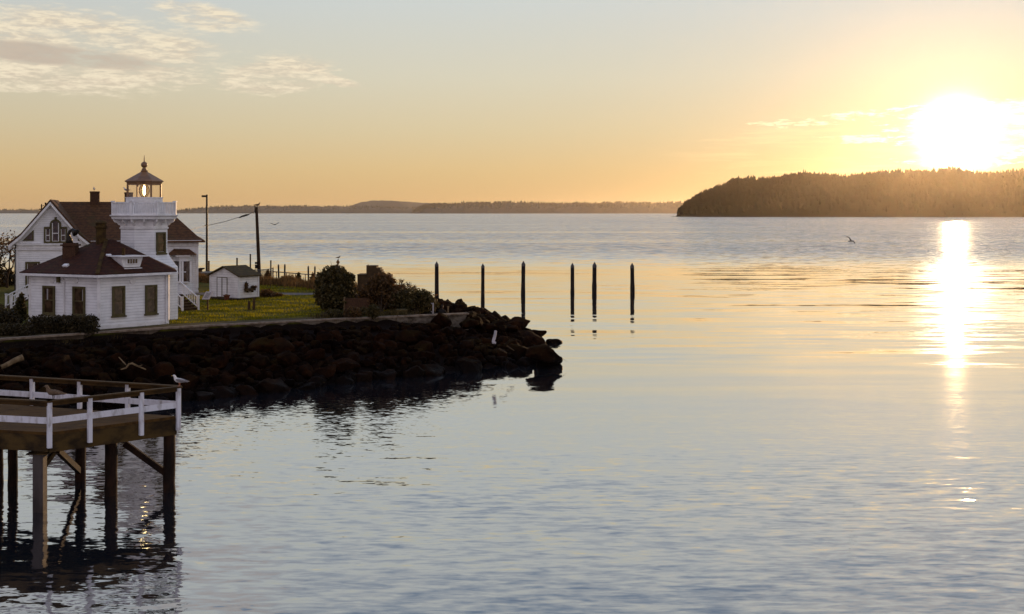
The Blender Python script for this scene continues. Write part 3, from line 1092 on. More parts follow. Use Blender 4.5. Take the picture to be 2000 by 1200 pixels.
def window(rect, A, B, root, frame_mat=None, fw=0.11, name='window', sash=True, pane_mat=None, sill=True, mullions=0, mid_mat=None, house=False):
    """window placed on the wall A-B from its pixel rectangle (x0, y0, x1, y1)"""
    u, nrm = wall_frame(A, B)
    p0 = onplane(rect[0], (rect[1] + rect[3]) / 2, A, nrm)
    p1 = onplane(rect[2], (rect[1] + rect[3]) / 2, A, nrm)
    zt = onplane((rect[0] + rect[2]) / 2, rect[1], A, nrm).z
    zb = onplane((rect[0] + rect[2]) / 2, rect[3], A, nrm).z
    if house:
        p0, p1 = hpt(rect[0], rect[1], A.y), hpt(rect[2], rect[1], A.y)
        zt, zb = hzz(rect[1], A.y), hzz(rect[3], A.y)
    if (p1 - p0).dot(u) < 0:
        u = -u
    w = (p1 - p0).length
    c = (p0 + p1) / 2
    c.z = (zt + zb) / 2
    h = zt - zb
    fm = frame_mat or M['olive']
    mb = MB()
    for s in (-1, 1):
        mb.box(c + u * (s * (w / 2 - fw / 2)) + nrm * 0.045, (fw, 0.09, h), u, nrm)
    for s in (-1, 1):
        mb.box(c + Vector((0, 0, s * (h / 2 - fw / 2))) + nrm * 0.043, (w - 2 * fw, 0.086, fw), u, nrm)
    fr = mb.build(name, fm, root)
    if sill:
        MB().box(c + Vector((0, 0, -h / 2 - 0.04)) + nrm * 0.07, (w + 0.12, 0.14, 0.08), u, nrm).build('sill', fm, fr)
    MB().box(c + nrm * 0.012, (w - 2 * fw + 0.01, 0.02, h - 2 * fw + 0.01), u, nrm).build('pane', pane_mat or M['glass'], fr)
    if sash:
        mb = MB()
        mb.box(c + nrm * 0.035, (w - 2 * fw, 0.03, 0.05), u, nrm)
        for s in (-1, 1):
            mb.box(c + u * (s * (w / 2 - fw - 0.018)) + nrm * 0.034, (0.035, 0.028, h - 2 * fw), u, nrm)
        for k in range(mullions):
            mb.box(c + u * ((k + 1) / (mullions + 1) - 0.5) * (w - 2 * fw) + nrm * 0.034, (0.03, 0.028, h - 2 * fw), u, nrm)
        mb.build('sash', mid_mat or fm, fr)
    return fr


for rc, cx0, cx1 in (((84.5, 558.5, 108, 614), 92.2, 94.6), ((143, 560, 167, 617), 161.3, 163.6)):
    fr_ = window(rc, LL, LC, lh)
    u_, n_ = wall_frame(LL, LC)
    a_, b_ = onplane(cx0, rc[1] + 6, LC, n_), onplane(cx1, rc[1] + 28, LC, n_)
    MB().box((a_ + b_) / 2 + n_ * 0.027, ((b_ - a_).dot(u_), 0.008, a_.z - b_.z), u_, n_).build('pane_reflection', M['pane_reflection'], fr_)  # narrow pale strip on the pane, a reflection set in as colour
window((218.5, 559, 243.5, 617), LC, LR, lh)
window((283, 557, 306, 613), LC, LR, lh)
# corner boards
mb = MB()
for p in (LL, LC, LR):
    d = Vector((p.x - cen.x, p.y - cen.y, 0)).normalized()
    mb.box(Vector((p.x, p.y, (GZ + EAVE) / 2 + 0.06)) - d * 0.045, (0.19, 0.19, EAVE - GZ - 0.35), d)
build_each(mb, 'corner_board', M['trim'], lh)
# round vents, box, downspouts
uL, nL = wall_frame(LL, LC)
uR, nR = wall_frame(LC, LR)


def disc(c, nrm, r, th, seg=20, hole=None):
    u = Vector((0, 0, 1)).cross(nrm).normalized()
    z = Vector((0, 0, 1))
    vs = [c + (u * math.cos(2 * math.pi * k / seg) + z * math.sin(2 * math.pi * k / seg)) * r for k in range(seg)]
    vs += [v + nrm * th for v in vs]
    return MB().add(vs, [tuple(range(seg)), tuple(range(2 * seg - 1, seg - 1, -1))] + [(k, (k + 1) % seg, seg + (k + 1) % seg, seg + k) for k in range(seg)])


for px, py in ((102, 548), (149, 548)):
    disc(onplane(px, py, LC, nL), nL, 0.17, 0.05).build('wall_vent', M['trim'], lh)
disc(onplane(259, 549, LC, nR), nR, 0.19, 0.05).build('wall_vent', M['trim'], lh)
c = onplane(116, 546.5, LC, nL)
MB().box(c + nL * 0.08, (0.18, 0.16, 0.34), uL, nL).build('meter_box', M['olive'], lh)
c0 = onplane(121, 541, LC, nL)
c1 = onplane(126.5, 549, LC, nL)
c2 = onplane(126.5, 629, LC, nL)
MB().tube([c0 + nL * 0.08, c1 + nL * 0.06, c2 + nL * 0.06], 0.04, 8).build('downspout', M['trim'], lh)
pr = LR - uR * 0.18 + nR * 0.08
MB().tube([(pr.x, pr.y, EAVE - 0.1), (pr.x, pr.y, GZ + 0.15), (pr.x + 0.1, pr.y - 0.15, GZ + 0.05)], 0.05, 8).build('downspout', M['trim'], lh)

# dormer vent on the right roof face
r0 = Vector((ov[1].x, ov[1].y, EAVE + 0.08))
r1 = Vector((ov[2].x, ov[2].y, EAVE + 0.08))
r2 = Vector((tp[1].x, tp[1].y, AP.z - 0.12))
nRoof = (r1 - r0).cross(r2 - r0).normalized()
if nRoof.z < 0:
    nRoof = -nRoof
db = onplane(258, 522.5, r0, nRoof)
back = -nR
mb = MB()
fw_, fh_ = 0.62, 0.62
vs = []
for s in (0.03, 1.5):
    for (x_, z_) in ((-0.50, -0.05), (0.50, -0.05), (0.72, fh_), (-0.72, fh_)):
        vs.append(db + uR * x_ + back * s + Vector((0, 0, z_)))
mb.add(vs, [(0, 1, 2, 3), (7, 6, 5, 4), (0, 4, 5, 1), (1, 5, 6, 2), (2, 6, 7, 3), (3, 7, 4, 0)])
dm = mb.build('roof_dormer', M['trim'], lh)
MB().box(db + Vector((0, 0, fh_ + 0.03)) + back * 0.62, (1.72, 1.9, 0.055), uR, back).build('dormer_top', M['trim'], dm)
mb = MB().box(db + Vector((0, 0, 0.36)) - back * 0.01, (0.78, 0.05, 0.34), uR, back)
dw = mb.build('window_frame', M['trim'], dm)
mb = MB()
for k in range(4):
    mb.box(db + Vector((0, 0, 0.36)) - back * 0.045 + uR * ((k - 1.5) * 0.165), (0.12, 0.02, 0.25), uR, back)
mb.build('window_panes', M['glass'], dm)
MB().box(db + Vector((0, 0, -0.05)) - back * 0.10, (1.12, 0.10, 0.05), uR, back).build('sill', M['trim'], dm)
# low skylight vents
l0 = Vector((ov[0].x, ov[0].y, EAVE + 0.08))
nLoof = (l0 - r0).cross(r2 - r0).normalized()
if nLoof.z < 0:
    nLoof = -nLoof
pv_ = onplane(129, 520, r0, nLoof)
mb = MB().box(pv_ + nLoof * 0.05, (0.34, 0.22, 0.10), uL, None, nLoof)
mb.build('roof_vent', M['trim'], lh)
pv_ = onplane(212, 500, r0, nRoof)
MB().box(pv_ + nRoof * 0.05, (0.30, 0.14, 0.08), uR, None, nRoof).build('roof_vent', M['trim'], lh)

# vent stack on the apex, brick pedestal with foghorn on the left slope
st = Vector((-24.72, 67.75, 0))
mb = MB().lathe((st.x, st.y), [(0.31, 7.25), (0.29, 8.28), (0.36, 8.32), (0.38, 8.42), (0.30, 8.50), (0.30, 8.60), (0.40, 8.62), (0.30, 8.72), (0.08, 8.80)], 12)
mb.build('vent_stack', M['moss'], lh)
hp = onplane(134, 503, r0, nLoof)
mb = MB()
mb.box((hp.x, hp.y + 0.3, hp.z + 0.25), (0.75, 0.6, 0.85))
mb.box((hp.x, hp.y + 0.3, hp.z + 0.72), (0.95, 0.75, 0.10))
mb.box((hp.x, hp.y + 0.3, hp.z + 0.80), (0.70, 0.6, 0.10))
mb.build('brick_pedestal', M['brick'], lh)
hz0 = hp.z + 0.84
hy = hp.y + 0.25
mb = MB().tube([(hp.x - 0.05, hy, hz0), (hp.x - 0.06, hy, hz0 + 0.25), (hp.x - 0.12, hy, hz0 + 0.5), (hp.x - 0.02, hy, hz0 + 0.72), (hp.x + 0.12, hy, hz0 + 0.78), (hp.x + 0.28, hy - 0.05, hz0 + 0.66), (hp.x + 0.36, hy - 0.08, hz0 + 0.60)],
              [0.22, 0.17, 0.10, 0.09, 0.11, 0.17, 0.24], 12)
mb.build('foghorn', M['bronze'], lh, smooth=True)
# flue
fl = onplane(241, 505, r0, nRoof)
MB().tube([fl - Vector((0, 0, 0.1)), fl + Vector((0, 0, 0.62))], 0.09, 10).build('flue_pipe', M['moss'], lh)

# --- tower
TC = (-23.05, 70.6)
TROT = math.atan2(-TC[1], -TC[0])       # one face turned to the viewer on the water
PIX = 70.6 / F


def tz(py):
    return H - (py - HY) * PIX


def octo(ap0, z0, ap1=None, z1=None):
    ap1 = ap0 if ap1 is None else ap1
    k = 1 / math.cos(math.pi / 8)
    f = lambda ap: [(TC[0] + ap * k * math.cos(TROT + math.pi / 8 + i * math.pi / 4), TC[1] + ap * k * math.sin(TROT + math.pi / 8 + i * math.pi / 4)) for i in range(8)]
    return f(ap0), f(ap1)


def ob(prof):
    mb = MB()
    for (a0, z0), (a1, z1) in zip(prof[:-1], prof[1:]):
        p0, p1 = octo(a0, z0, a1, z1)
        mb.prism(p0, z0, z1, p1)
    return mb


def olathe(prof, close=True):
    """octagonal lathe, one closed skin"""
    k = 1 / math.cos(math.pi / 8)
    return MB().lathe(TC, [(a * k, z) for a, z in prof], 8, TROT + math.pi / 8)


olathe([(2.0, GZ - 0.2), (2.0, tz(522)), (1.93, tz(520)), (1.62, tz(506)), (1.44, tz(496)), (1.38, tz(488)), (1.38, tz(445))]).build('tower_wall', M['white'], lh)
olathe([(1.36, tz(447)), (1.45, tz(447)), (1.46, tz(444.5)), (1.40, tz(443.5)), (1.40, tz(431)), (1.62, tz(429.5)), (1.78, tz(429)), (1.90, tz(428)), (1.93, tz(424)), (2.02, tz(422)), (2.03, tz(420)), (1.2, tz(420))]).build('cornice', M['trim'], lh)
mb = MB()
k8 = 1 / math.cos(math.pi / 8)
for i in range(16):
    a = TROT + i * math.pi / 8
    rr = k8 if i % 2 else 1.0
    d = Vector((math.cos(a), math.sin(a), 0))
    s = Vector((-d.y, d.x, 0))
    zb, zt = tz(440), tz(430.2)
    c = Vector((TC[0], TC[1], 0))
    # scrolled bracket: profile in (radial, z)
    prof = [(1.39, zb - 0.02), (1.50, zb + 0.02), (1.56, zb + 0.12), (1.74, zt - 0.12), (1.80, zt - 0.02), (1.80, zt + 0.05), (1.39, zt + 0.05)]
    n = len(prof)
    vs = [c + d * (r_ * rr) + s * 0.055 + Vector((0, 0, z_)) for r_, z_ in prof] + [c + d * (r_ * rr) - s * 0.055 + Vector((0, 0, z_)) for r_, z_ in prof]
    mb.add(vs, [tuple(range(n)), tuple(range(2 * n - 1, n - 1, -1))] + [(q, (q + 1) % n, n + (q + 1) % n, n + q) for q in range(n)])
build_each(mb, 'bracket', M['trim'], lh)
# gallery railing
gal = lh
mb = MB()
pts, _ = octo(1.84, 0)
mbp = MB()
for i in range(8):
    a, b = Vector((*pts[i], 0)), Vector((*pts[(i + 1) % 8], 0))
    zt_, zb_ = tz(396.5), tz(418.8)
    mb.bar(a + Vector((0, 0, zt_)), b + Vector((0, 0, zt_)), 0.12, 0.07)
    mb.bar(a + Vector((0, 0, zb_)), b + Vector((0, 0, zb_)), 0.09, 0.08)
    L = (b - a).length
    u = (b - a).normalized()
    nb = 10
    for k in range(nb):
        p = a + u * (L * (k + 1) / (nb + 1))
        mb.box((p.x, p.y, (zt_ + zb_) / 2), (0.07, 0.03, zt_ - zb_ - 0.07), u)
    mbp.box((a.x, a.y, (tz(420) + tz(394.5)) / 2), (0.13, 0.13, tz(394.5) - tz(420)), Vector((a.x - TC[0], a.y - TC[1], 0)))
    mbp.box((a.x, a.y, tz(394.0)), (0.20, 0.20, 0.06), Vector((a.x - TC[0], a.y - TC[1], 0)))
mb.build('gallery_railing', M['trim'], lh)
build_each(mbp, 'gallery_post', M['trim'], lh, 2)
# lantern
olathe([(1.22, tz(420)), (1.22, tz(399)), (1.10, tz(397.5)), (1.09, tz(388)), (1.13, tz(387)), (1.13, tz(385.8)), (1.0, tz(385.6))]).build('lantern_parapet', M['trim'], lh)
pts, _ = octo(0.985, 0)
mb = MB()
for p in pts:
    mb.box((p[0], p[1], (tz(385.7) + tz(360)) / 2), (0.085, 0.085, tz(360) - tz(385.7)), Vector((p[0] - TC[0], p[1] - TC[1], 0)))
build_each(mb, 'lantern_post', M['lroof'], lh)
mb = MB()
g_, _ = octo(0.97, 0)
n = 8
mb.add([(p[0], p[1], tz(385.6)) for p in g_] + [(p[0], p[1], tz(360.5)) for p in g_], [(i, (i + 1) % n, n + (i + 1) % n, n + i) for i in range(n)])
mb.build('lantern_glass', M['clear'], lh)
lr = olathe([(0.96, tz(361.5)), (1.02, tz(361.3)), (1.05, tz(357)), (1.16, tz(355)), (1.15, tz(354)), (0.20, tz(336)), (0.22, tz(334)), (0.16, tz(333)), (0.12, tz(331.5))]).build('lantern_roof', M['lroof'], lh)
prof = [(0.13, tz(333)), (0.17, tz(331.5)), (0.12, tz(330)), (0.14, tz(329))]
for k in range(1, 10):
    th = math.pi * k / 10
    prof.append((0.20 * math.sin(th), tz(322.3) - 0.20 * math.cos(th)))
prof += [(0.03, tz(315.5)), (0.035, tz(313)), (0.008, tz(303))]
MB().lathe(TC, prof, 16).build('finial_ball', M['lroof'], lr, smooth=True)
# fresnel lens and lamp
zc = tz(372.5)
prof = [(0.13, zc - 0.42), (0.22, zc - 0.32), (0.30, zc - 0.14), (0.32, zc), (0.30, zc + 0.14), (0.22, zc + 0.30), (0.12, zc + 0.40)]
ln = MB().lathe(TC, prof, 20).build('fresnel_lens', M['lens'], lh, smooth=True)
mb = MB()
for k in range(8):
    a = 2 * math.pi * k / 8
    mb.tube([(TC[0] + r_ * 1.04 * math.cos(a), TC[1] + r_ * 1.04 * math.sin(a), z_) for r_, z_ in prof], 0.014, 5)
mb.build('lens_frame', M['bronze'], ln)
MB().lathe(TC, [(0.02, zc - 0.30), (0.085, zc - 0.22), (0.09, zc + 0.2), (0.03, zc + 0.34)], 10).build('lamp', M['lamp'], ln, smooth=True)
MB().lathe(TC, [(0.26, tz(387)), (0.24, zc - 0.5), (0.30, zc - 0.46), (0.16, zc - 0.42)], 14).build('lens_pedestal', M['bronze'], ln)
# tower window on the face turned to the right
a = TROT + math.pi / 4
nT = Vector((math.cos(a), math.sin(a), 0))
pT = Vector((TC[0], TC[1], 0)) + nT * 1.38
uT = Vector((-nT.y, nT.x, 0))
window((304.5, 454, 322.5, 495), pT, pT + uT, lh, fw=0.10)

# ------------------------------------------------------------------ keeper's house
hs = thing('keepers_house', (-32, 91, GZ), 'white two storey house with steep brown shingled roof behind the lighthouse tower', 'house')
GY0 = 88.0     # gable wall
MY0 = 88.9     # main wall


HROT = R(17)      # the house front looks toward the viewer on the water
HX0 = (31 - CX) * 88.0 / F
HC, HS = math.cos(HROT), math.sin(HROT)
hs.location = (HX0, 88.0, GZ)
hs.rotation_euler = (0, 0, HROT)


def hx(px, D):
    t_, w_ = (px - CX) / F, D - 88.0
    return HX0 + (t_ * (88.0 + HC * w_) - HX0 + HS * w_) / (HC - t_ * HS)


def hzz(py, D, px=None):
    if px is None:
        px = 98 if D < 89 else 290
    y_ = 88.0 + HS * (hx(px, D) - HX0) + HC * (D - 88.0)
    return H - (py - HY) * y_ / F


def hpt(px, py, D):
    return Vector((hx(px, D), D, hzz(py, D, px)))


def hworld(p):
    s_, w_ = p[0] - HX0, p[1] - 88.0
    return Vector((HX0 + HC * s_ - HS * w_, 88.0 + HS * s_ + HC * w_, p[2]))


gx0, gx1 = hx(31, GY0), hx(166, GY0)
mx1 = hx(387, MY0)
ez = hzz(474, GY0)
az_ = hzz(393, GY0)
gxa = (gx0 + gx1) / 2
BY1 = 99.9
mb = MB()
# gable wing with pentagon front
pent = [(gx0, GZ - 0.2), (gx1, GZ - 0.2), (gx1, ez), (gxa, az_ - 0.22), (gx0, ez)]
n = 5
vs = [(x, GY0, z) for x, z in pent] + [(x, MY0 + 4.0, z) for x, z in pent]
mb.add(vs, [tuple(range(n)), tuple(range(2 * n - 1, n - 1, -1))] + [(i, (i + 1) % n, n + (i + 1) % n, n + i) for i in range(n)])
mb.build('gable_wall', M['white'], hs)
MB().prism([(gx0 + 0.02, MY0), (mx1, MY0), (mx1, BY1), (gx0 + 0.02, BY1)], GZ - 0.2, ez + 0.02).build('main_wall', M['white'], hs)
# main hip roof, bell-cast at the eave
rz = hzz(394.5, 94.4, 200)
ex0, ex1 = gx0 - 0.55, mx1 + 0.55
ey0, ey1 = MY0 - 0.5, BY1 + 0.5
rx0, rx1 = gxa, hx(312, 94.4)
rym = 94.4


def ringpts(f):
    """inset fraction f towards the ridge"""
    return [(ex0 + (rx0 - ex0) * f, ey0 + (rym - ey0) * f), (ex1 + (rx1 - ex1) * f, ey0 + (rym - ey0) * f), (ex1 + (rx1 - ex1) * f, ey1 + (rym - ey1) * f), (ex0 + (rx0 - ex0) * f, ey1 + (rym - ey1) * f)]


mb = MB()
lv = [(0.0, ez - 0.10), (0.0, ez + 0.04), (0.13, ez + 0.30), (1.0, rz)]
vs = []
for f, z in lv:
    vs += [(x, y, z) for x, y in ringpts(f)]
fs = [(3, 2, 1, 0)]
for j in range(3):
    fs += [(j * 4 + i, j * 4 + (i + 1) % 4, (j + 1) * 4 + (i + 1) % 4, (j + 1) * 4 + i) for i in range(4)]
mb.add(vs, fs)
hroof = mb.build('roof', M['roof2'], hs)
# gable wing roof: two slopes with a verge overhang
mb = MB()
oy = GY0 - 0.45
for s in (-1, 1):
    xe = gxa + s * ((gx1 - gx0) / 2 + 0.52)
    slope = [(xe, ez - 0.16), (gxa + s * ((gx1 - gx0) / 2 - 0.4), ez + 0.62), (gxa, az_)]
    for (xa, za), (xb, zb) in zip(slope[:-1], slope[1:]):
        dz_ = 0.13
        vs = [(xa, oy, za), (xb, oy, zb), (xb, rym + 0.05, zb), (xa, rym + 0.05, za), (xa, oy, za + dz_), (xb, oy, zb + dz_), (xb, rym + 0.05, zb + dz_), (xa, rym + 0.05, za + dz_)]
        mb.add(vs, [(0, 1, 2, 3), (7, 6, 5, 4), (0, 4, 5, 1), (1, 5, 6, 2), (2, 6, 7, 3), (3, 7, 4, 0)])
mb.build('gable_roof', M['roof2'], hs)
# verge boards (white), eave cornices and belts
mb = MB()
for s in (-1, 1):
    xe = gxa + s * ((gx1 - gx0) / 2 + 0.50)
    xm = gxa + s * ((gx1 - gx0) / 2 - 0.4)
    for (xa, za), (xb, zb) in (((xe, ez - 0.20), (xm, ez + 0.58)), ((xm, ez + 0.58), (gxa, az_ - 0.06))):
        for (yy, hh, tt, off) in ((oy + 0.02, 0.24, 0.06, -0.12), (GY0 - 0.06, 0.22, 0.10, -0.30)):
            vs = []
            for y_ in (yy - tt / 2, yy + tt / 2):
                vs += [(xa, y_, za + off + hh / 2), (xb, y_, zb + off + hh / 2), (xb, y_, zb + off - hh / 2), (xa, y_, za + off - hh / 2)]
            mb.add(vs, [(0, 1, 2, 3), (7, 6, 5, 4), (0, 4, 5, 1), (1, 5, 6, 2), (2, 6, 7, 3), (3, 7, 4, 0)])
mb.build('verge_board', M['trim'], hs)
mb = MB()
mb.box(((gx0 + gx1) / 2, GY0 - 0.09, hzz(477.5, GY0)), (gx1 - gx0 + 0.16, 0.18, 0.14))
mb.box(((gx0 + gx1) / 2, GY0 - 0.04, hzz(482, GY0)), (gx1 - gx0 + 0.06, 0.08, 0.26))
mb.box(((gx0 + gx1) / 2, GY0 - 0.06, hzz(487.5, GY0)), (gx1 - gx0 + 0.10, 0.12, 0.07))
mb.box(((gx0 + gx1) / 2, GY0 - 0.05, hzz(581, GY0)), (gx1 - gx0 + 0.08, 0.10, 0.18))
mw = (gx1 + mx1) / 2
ml = mx1 - gx1
mb.box((mw, MY0 - 0.24, hzz(473.0, MY0)), (ml + 0.5, 0.46, 0.14))
mb.box((mw, MY0 - 0.05, hzz(478, MY0)), (ml + 0.08, 0.10, 0.26))
mb.box((mw, MY0 - 0.07, hzz(482, MY0)), (ml + 0.12, 0.14, 0.07))
mb.box((mw, MY0 - 0.05, hzz(575, MY0)), (ml + 0.08, 0.10, 0.18))
for x_ in (gx0 + 0.09, gx1 - 0.09):
    mb.box((x_, GY0 - 0.02, (GZ + ez) / 2), (0.2, 0.06, ez - GZ - 0.9))
mb.box((mx1 - 0.08, MY0 - 0.02, (GZ + ez) / 2), (0.2, 0.06, ez - GZ - 0.9))
mb.build('cornice', M['trim'], hs)
# chimneys
for (x0, x1, yt, D) in ((175, 194.5, 374, 93.9), (242.5, 260, 376, 94.0)):
    xa, xb = hx(x0, D), hx(x1, D)
    mb = MB()
    mb.box(((xa + xb) / 2, D + 0.35, (hzz(yt, D, x0) + 9.2) / 2), (xb - xa - 0.06, 0.7, hzz(yt, D, x0) - 9.2))
    mb.box(((xa + xb) / 2, D + 0.35, hzz(yt, D, x0) - 0.06), (xb - xa, 0.78, 0.12))
    mb.build('chimney', M['brick'], hs)
# palladian window group in the gable
A_, B_ = Vector((gx0, GY0, 0)), Vector((gx1, GY0, 0))


def gpt(px, py, d=0.0):
    p = hpt(px, py, GY0)
    p.y -= d
    return p


mb = MB()
for x_ in (87.5, 99.5, 117.5, 129.5):
    a, b = gpt(x_, 444), gpt(x_, 473)
    mb.box(((a.x + b.x) / 2, GY0 - 0.05, (a.z + b.z) / 2), (0.13, 0.10, a.z - b.z))
for (x0, x1, y_) in ((86, 99, 445), (118, 131, 445), (86, 131, 473.5)):
    a, b = gpt(x0, y_), gpt(x1, y_)
    mb.box(((a.x + b.x) / 2, GY0 - 0.055, a.z), (b.x - a.x, 0.11, 0.14))
# arch
ac = gpt(108.5, 439)
rr_o, rr_i = 0.42, 0.29
seg = 14
vs = []
for y_ in (GY0 - 0.11, GY0):
    for r_ in (rr_i, rr_o):
        for k in range(seg + 1):
            th = math.pi * k / seg
            vs.append((ac.x + r_ * math.cos(th), y_, ac.z + r_ * math.sin(th)))
m1 = seg + 1
fs = []
for k in range(seg):
    fs += [(k, k + 1, m1 + k + 1, m1 + k), (2 * m1 + k, 3 * m1 + k, 3 * m1 + k + 1, 2 * m1 + k + 1), (m1 + k, m1 + k + 1, 3 * m1 + k + 1, 3 * m1 + k), (k, 2 * m1 + k, 2 * m1 + k + 1, k + 1)]
mb.add(vs, fs)
for s in (-1, 1):
    mb.box((ac.x + s * (rr_i + rr_o) / 2, GY0 - 0.055, ac.z - 0.12), (rr_o - rr_i, 0.11, 0.24))
mb.box((ac.x, GY0 - 0.07, ac.z + rr_o + 0.06), (0.15, 0.14, 0.26))
pal = mb.build('arched_window', M['olive'], hs)
mb = MB()
vs = [(ac.x + 0.30 * math.cos(math.pi * k / seg), GY0 - 0.015, ac.z + 0.30 * math.sin(math.pi * k / seg)) for k in range(seg + 1)]
zb = gpt(108, 472).z
vs += [(ac.x - 0.30, GY0 - 0.015, zb), (ac.x + 0.30, GY0 - 0.015, zb)]
mb.add(vs, [tuple(range(len(vs)))])
for (x0, x1) in ((88.5, 99), (118, 128.5)):
    a, b = gpt(x0, 446), gpt(x1, 472)
    mb.add([(a.x, GY0 - 0.015, b.z), (b.x, GY0 - 0.015, b.z), (b.x, GY0 - 0.015, a.z), (a.x, GY0 - 0.015, a.z)], [(0, 1, 2, 3)])
mb.build('pane', M['glass'], pal)
mb = MB()
for (x0, x1, y0, y1, ym) in ((89.6, 97.5, 448, 471, 460.5), (102.5, 114.5, 436, 471.5, 456.5), (119.6, 127.8, 448, 471, 460.5)):
    a, b = gpt(x0, y0), gpt(x1, y1)
    for x_ in (a.x, b.x):
        mb.box((x_, GY0 - 0.04, (a.z + b.z) / 2), (0.055, 0.05, a.z - b.z))
    for z_ in (b.z, gpt(0, ym).z):
        mb.box(((a.x + b.x) / 2, GY0 - 0.042, z_), (b.x - a.x, 0.05, 0.06))
mb.build('sash', M['trim'], pal)
# triangular eave windows
for pts_ in (((44, 470.5), (66, 470.5), (66, 449)), ((152, 449), (152, 470.5), (173, 470.5))):
    tri = [gpt(*p) for p in pts_]
    ctr = sum(tri, Vector()) / 3
    vs = [(p.x, GY0 - 0.07, p.z) for p in tri] + [(p.x, GY0 + 0.01, p.z) for p in tri]
    fr = MB().add(vs, [(0, 1, 2), (5, 4, 3), (0, 3, 4, 1), (1, 4, 5, 2), (2, 5, 3, 0)]).build('triangular_window', M['olive'], hs)
    inn = [ctr + (p - ctr) * 0.62 for p in tri]
    MB().add([(p.x, GY0 - 0.076, p.z) for p in inn], [(0, 1, 2)]).build('pane', M['glass'], fr)
window((49.5, 511, 78, 560), A_, B_, hs, fw=0.14, sash=True, mid_mat=M['trim'], house=True)
# bay window on the main wall with its own little roof
by = MY0 - 1.0
bx0, bx1 = hx(338, by), hx(377, by)
bz0, bz1 = hzz(557, by), hzz(514, by)
mb = MB()
poly = [(bx0, MY0), (bx0 + 0.5, by), (bx1 - 0.45, by), (bx1, MY0)]
mb.prism(poly, GZ - 0.1, bz0)
bay = mb.build('bay_window', M['white'], hs)
MB().prism([(x_, y_) for x_, y_ in poly], bz1, hzz(503, by)).build('bay_head', M['white'], bay)
mb = MB()
pin = [(bx0 + 0.12, MY0), (bx0 + 0.55, by + 0.12), (bx1 - 0.50, by + 0.12), (bx1 - 0.12, MY0)]
mb.prism(pin, bz0 + 0.002, bz1 - 0.002).build('pane', M['glass'], bay)
mb = MB()
for x_, y_ in ((bx0 + 0.55, by + 0.06), (hx(356.5, by), by + 0.05), (hx(372.5, by), by + 0.05), (bx1 - 0.08, MY0 - 0.1)):
    mb.box((x_, y_, (bz0 + bz1) / 2), (0.16, 0.12, bz1 - bz0))
mb.box(((bx0 + bx1) / 2, by + 0.07, (bz0 + bz1) / 2), (bx1 - bx0 - 1.1, 0.06, 0.07))
mb.box(((bx0 + bx1) / 2, by - 0.04, bz0 + 0.03), (bx1 - bx0 - 0.7, 0.16, 0.10))
mb.box(((bx0 + bx1) / 2, by - 0.08, hzz(502.5, by)), (bx1 - bx0 - 0.4, 0.30, 0.14))
mb.build('mullion', M['trim'], bay)
mb = MB()
e0, e1 = hx(327, by - 0.3), hx(383, by - 0.3)
vs = [(e0, by - 0.3, hzz(501, by)), (e1, by - 0.3, hzz(501, by)), (e1 + 0.1, MY0, hzz(501, by)), (e0, MY0, hzz(501, by)), (e0 + 0.5, MY0 - 0.02, hzz(489, by)), (e1 - 0.5, MY0 - 0.02, hzz(490, by))]
mb.add(vs, [(0, 1, 5, 4), (1, 2, 5), (3, 0, 4), (0, 3, 2, 1), (2, 3, 4, 5)])
mb.build('bay_roof', M['roof2'], bay)
# downspout and antenna
mb = MB().tube([(gx0 + 0.02, GY0 - 0.35, ez - 0.15), (gx0 - 0.05, GY0 - 0.1, ez - 0.55), (gx0 - 0.05, GY0 - 0.08, GZ)], 0.05, 6)
mb.build('downspout', M['bronze'], hs)
a0, a1 = hpt(81, 412, GY0 + 1), hpt(81, 399, GY0 + 1)
mb = MB().tube([a0, a1], 0.05, 6).tube([hpt(76, 409, GY0 + 1), hpt(81, 409, GY0 + 1)], 0.05, 6).tube([hpt(81, 404, GY0 + 1), hpt(86, 401, GY0 + 1)], 0.025, 5).tube([hpt(89, 396, GY0 + 1), hpt(89, 400, GY0 + 1)], 0.07, 6).tube([hpt(89, 400, GY0 + 1), hpt(86.5, 404, GY0 + 1)], 0.03, 6)
mb.build('roof_antenna', M['bronze'], hs)


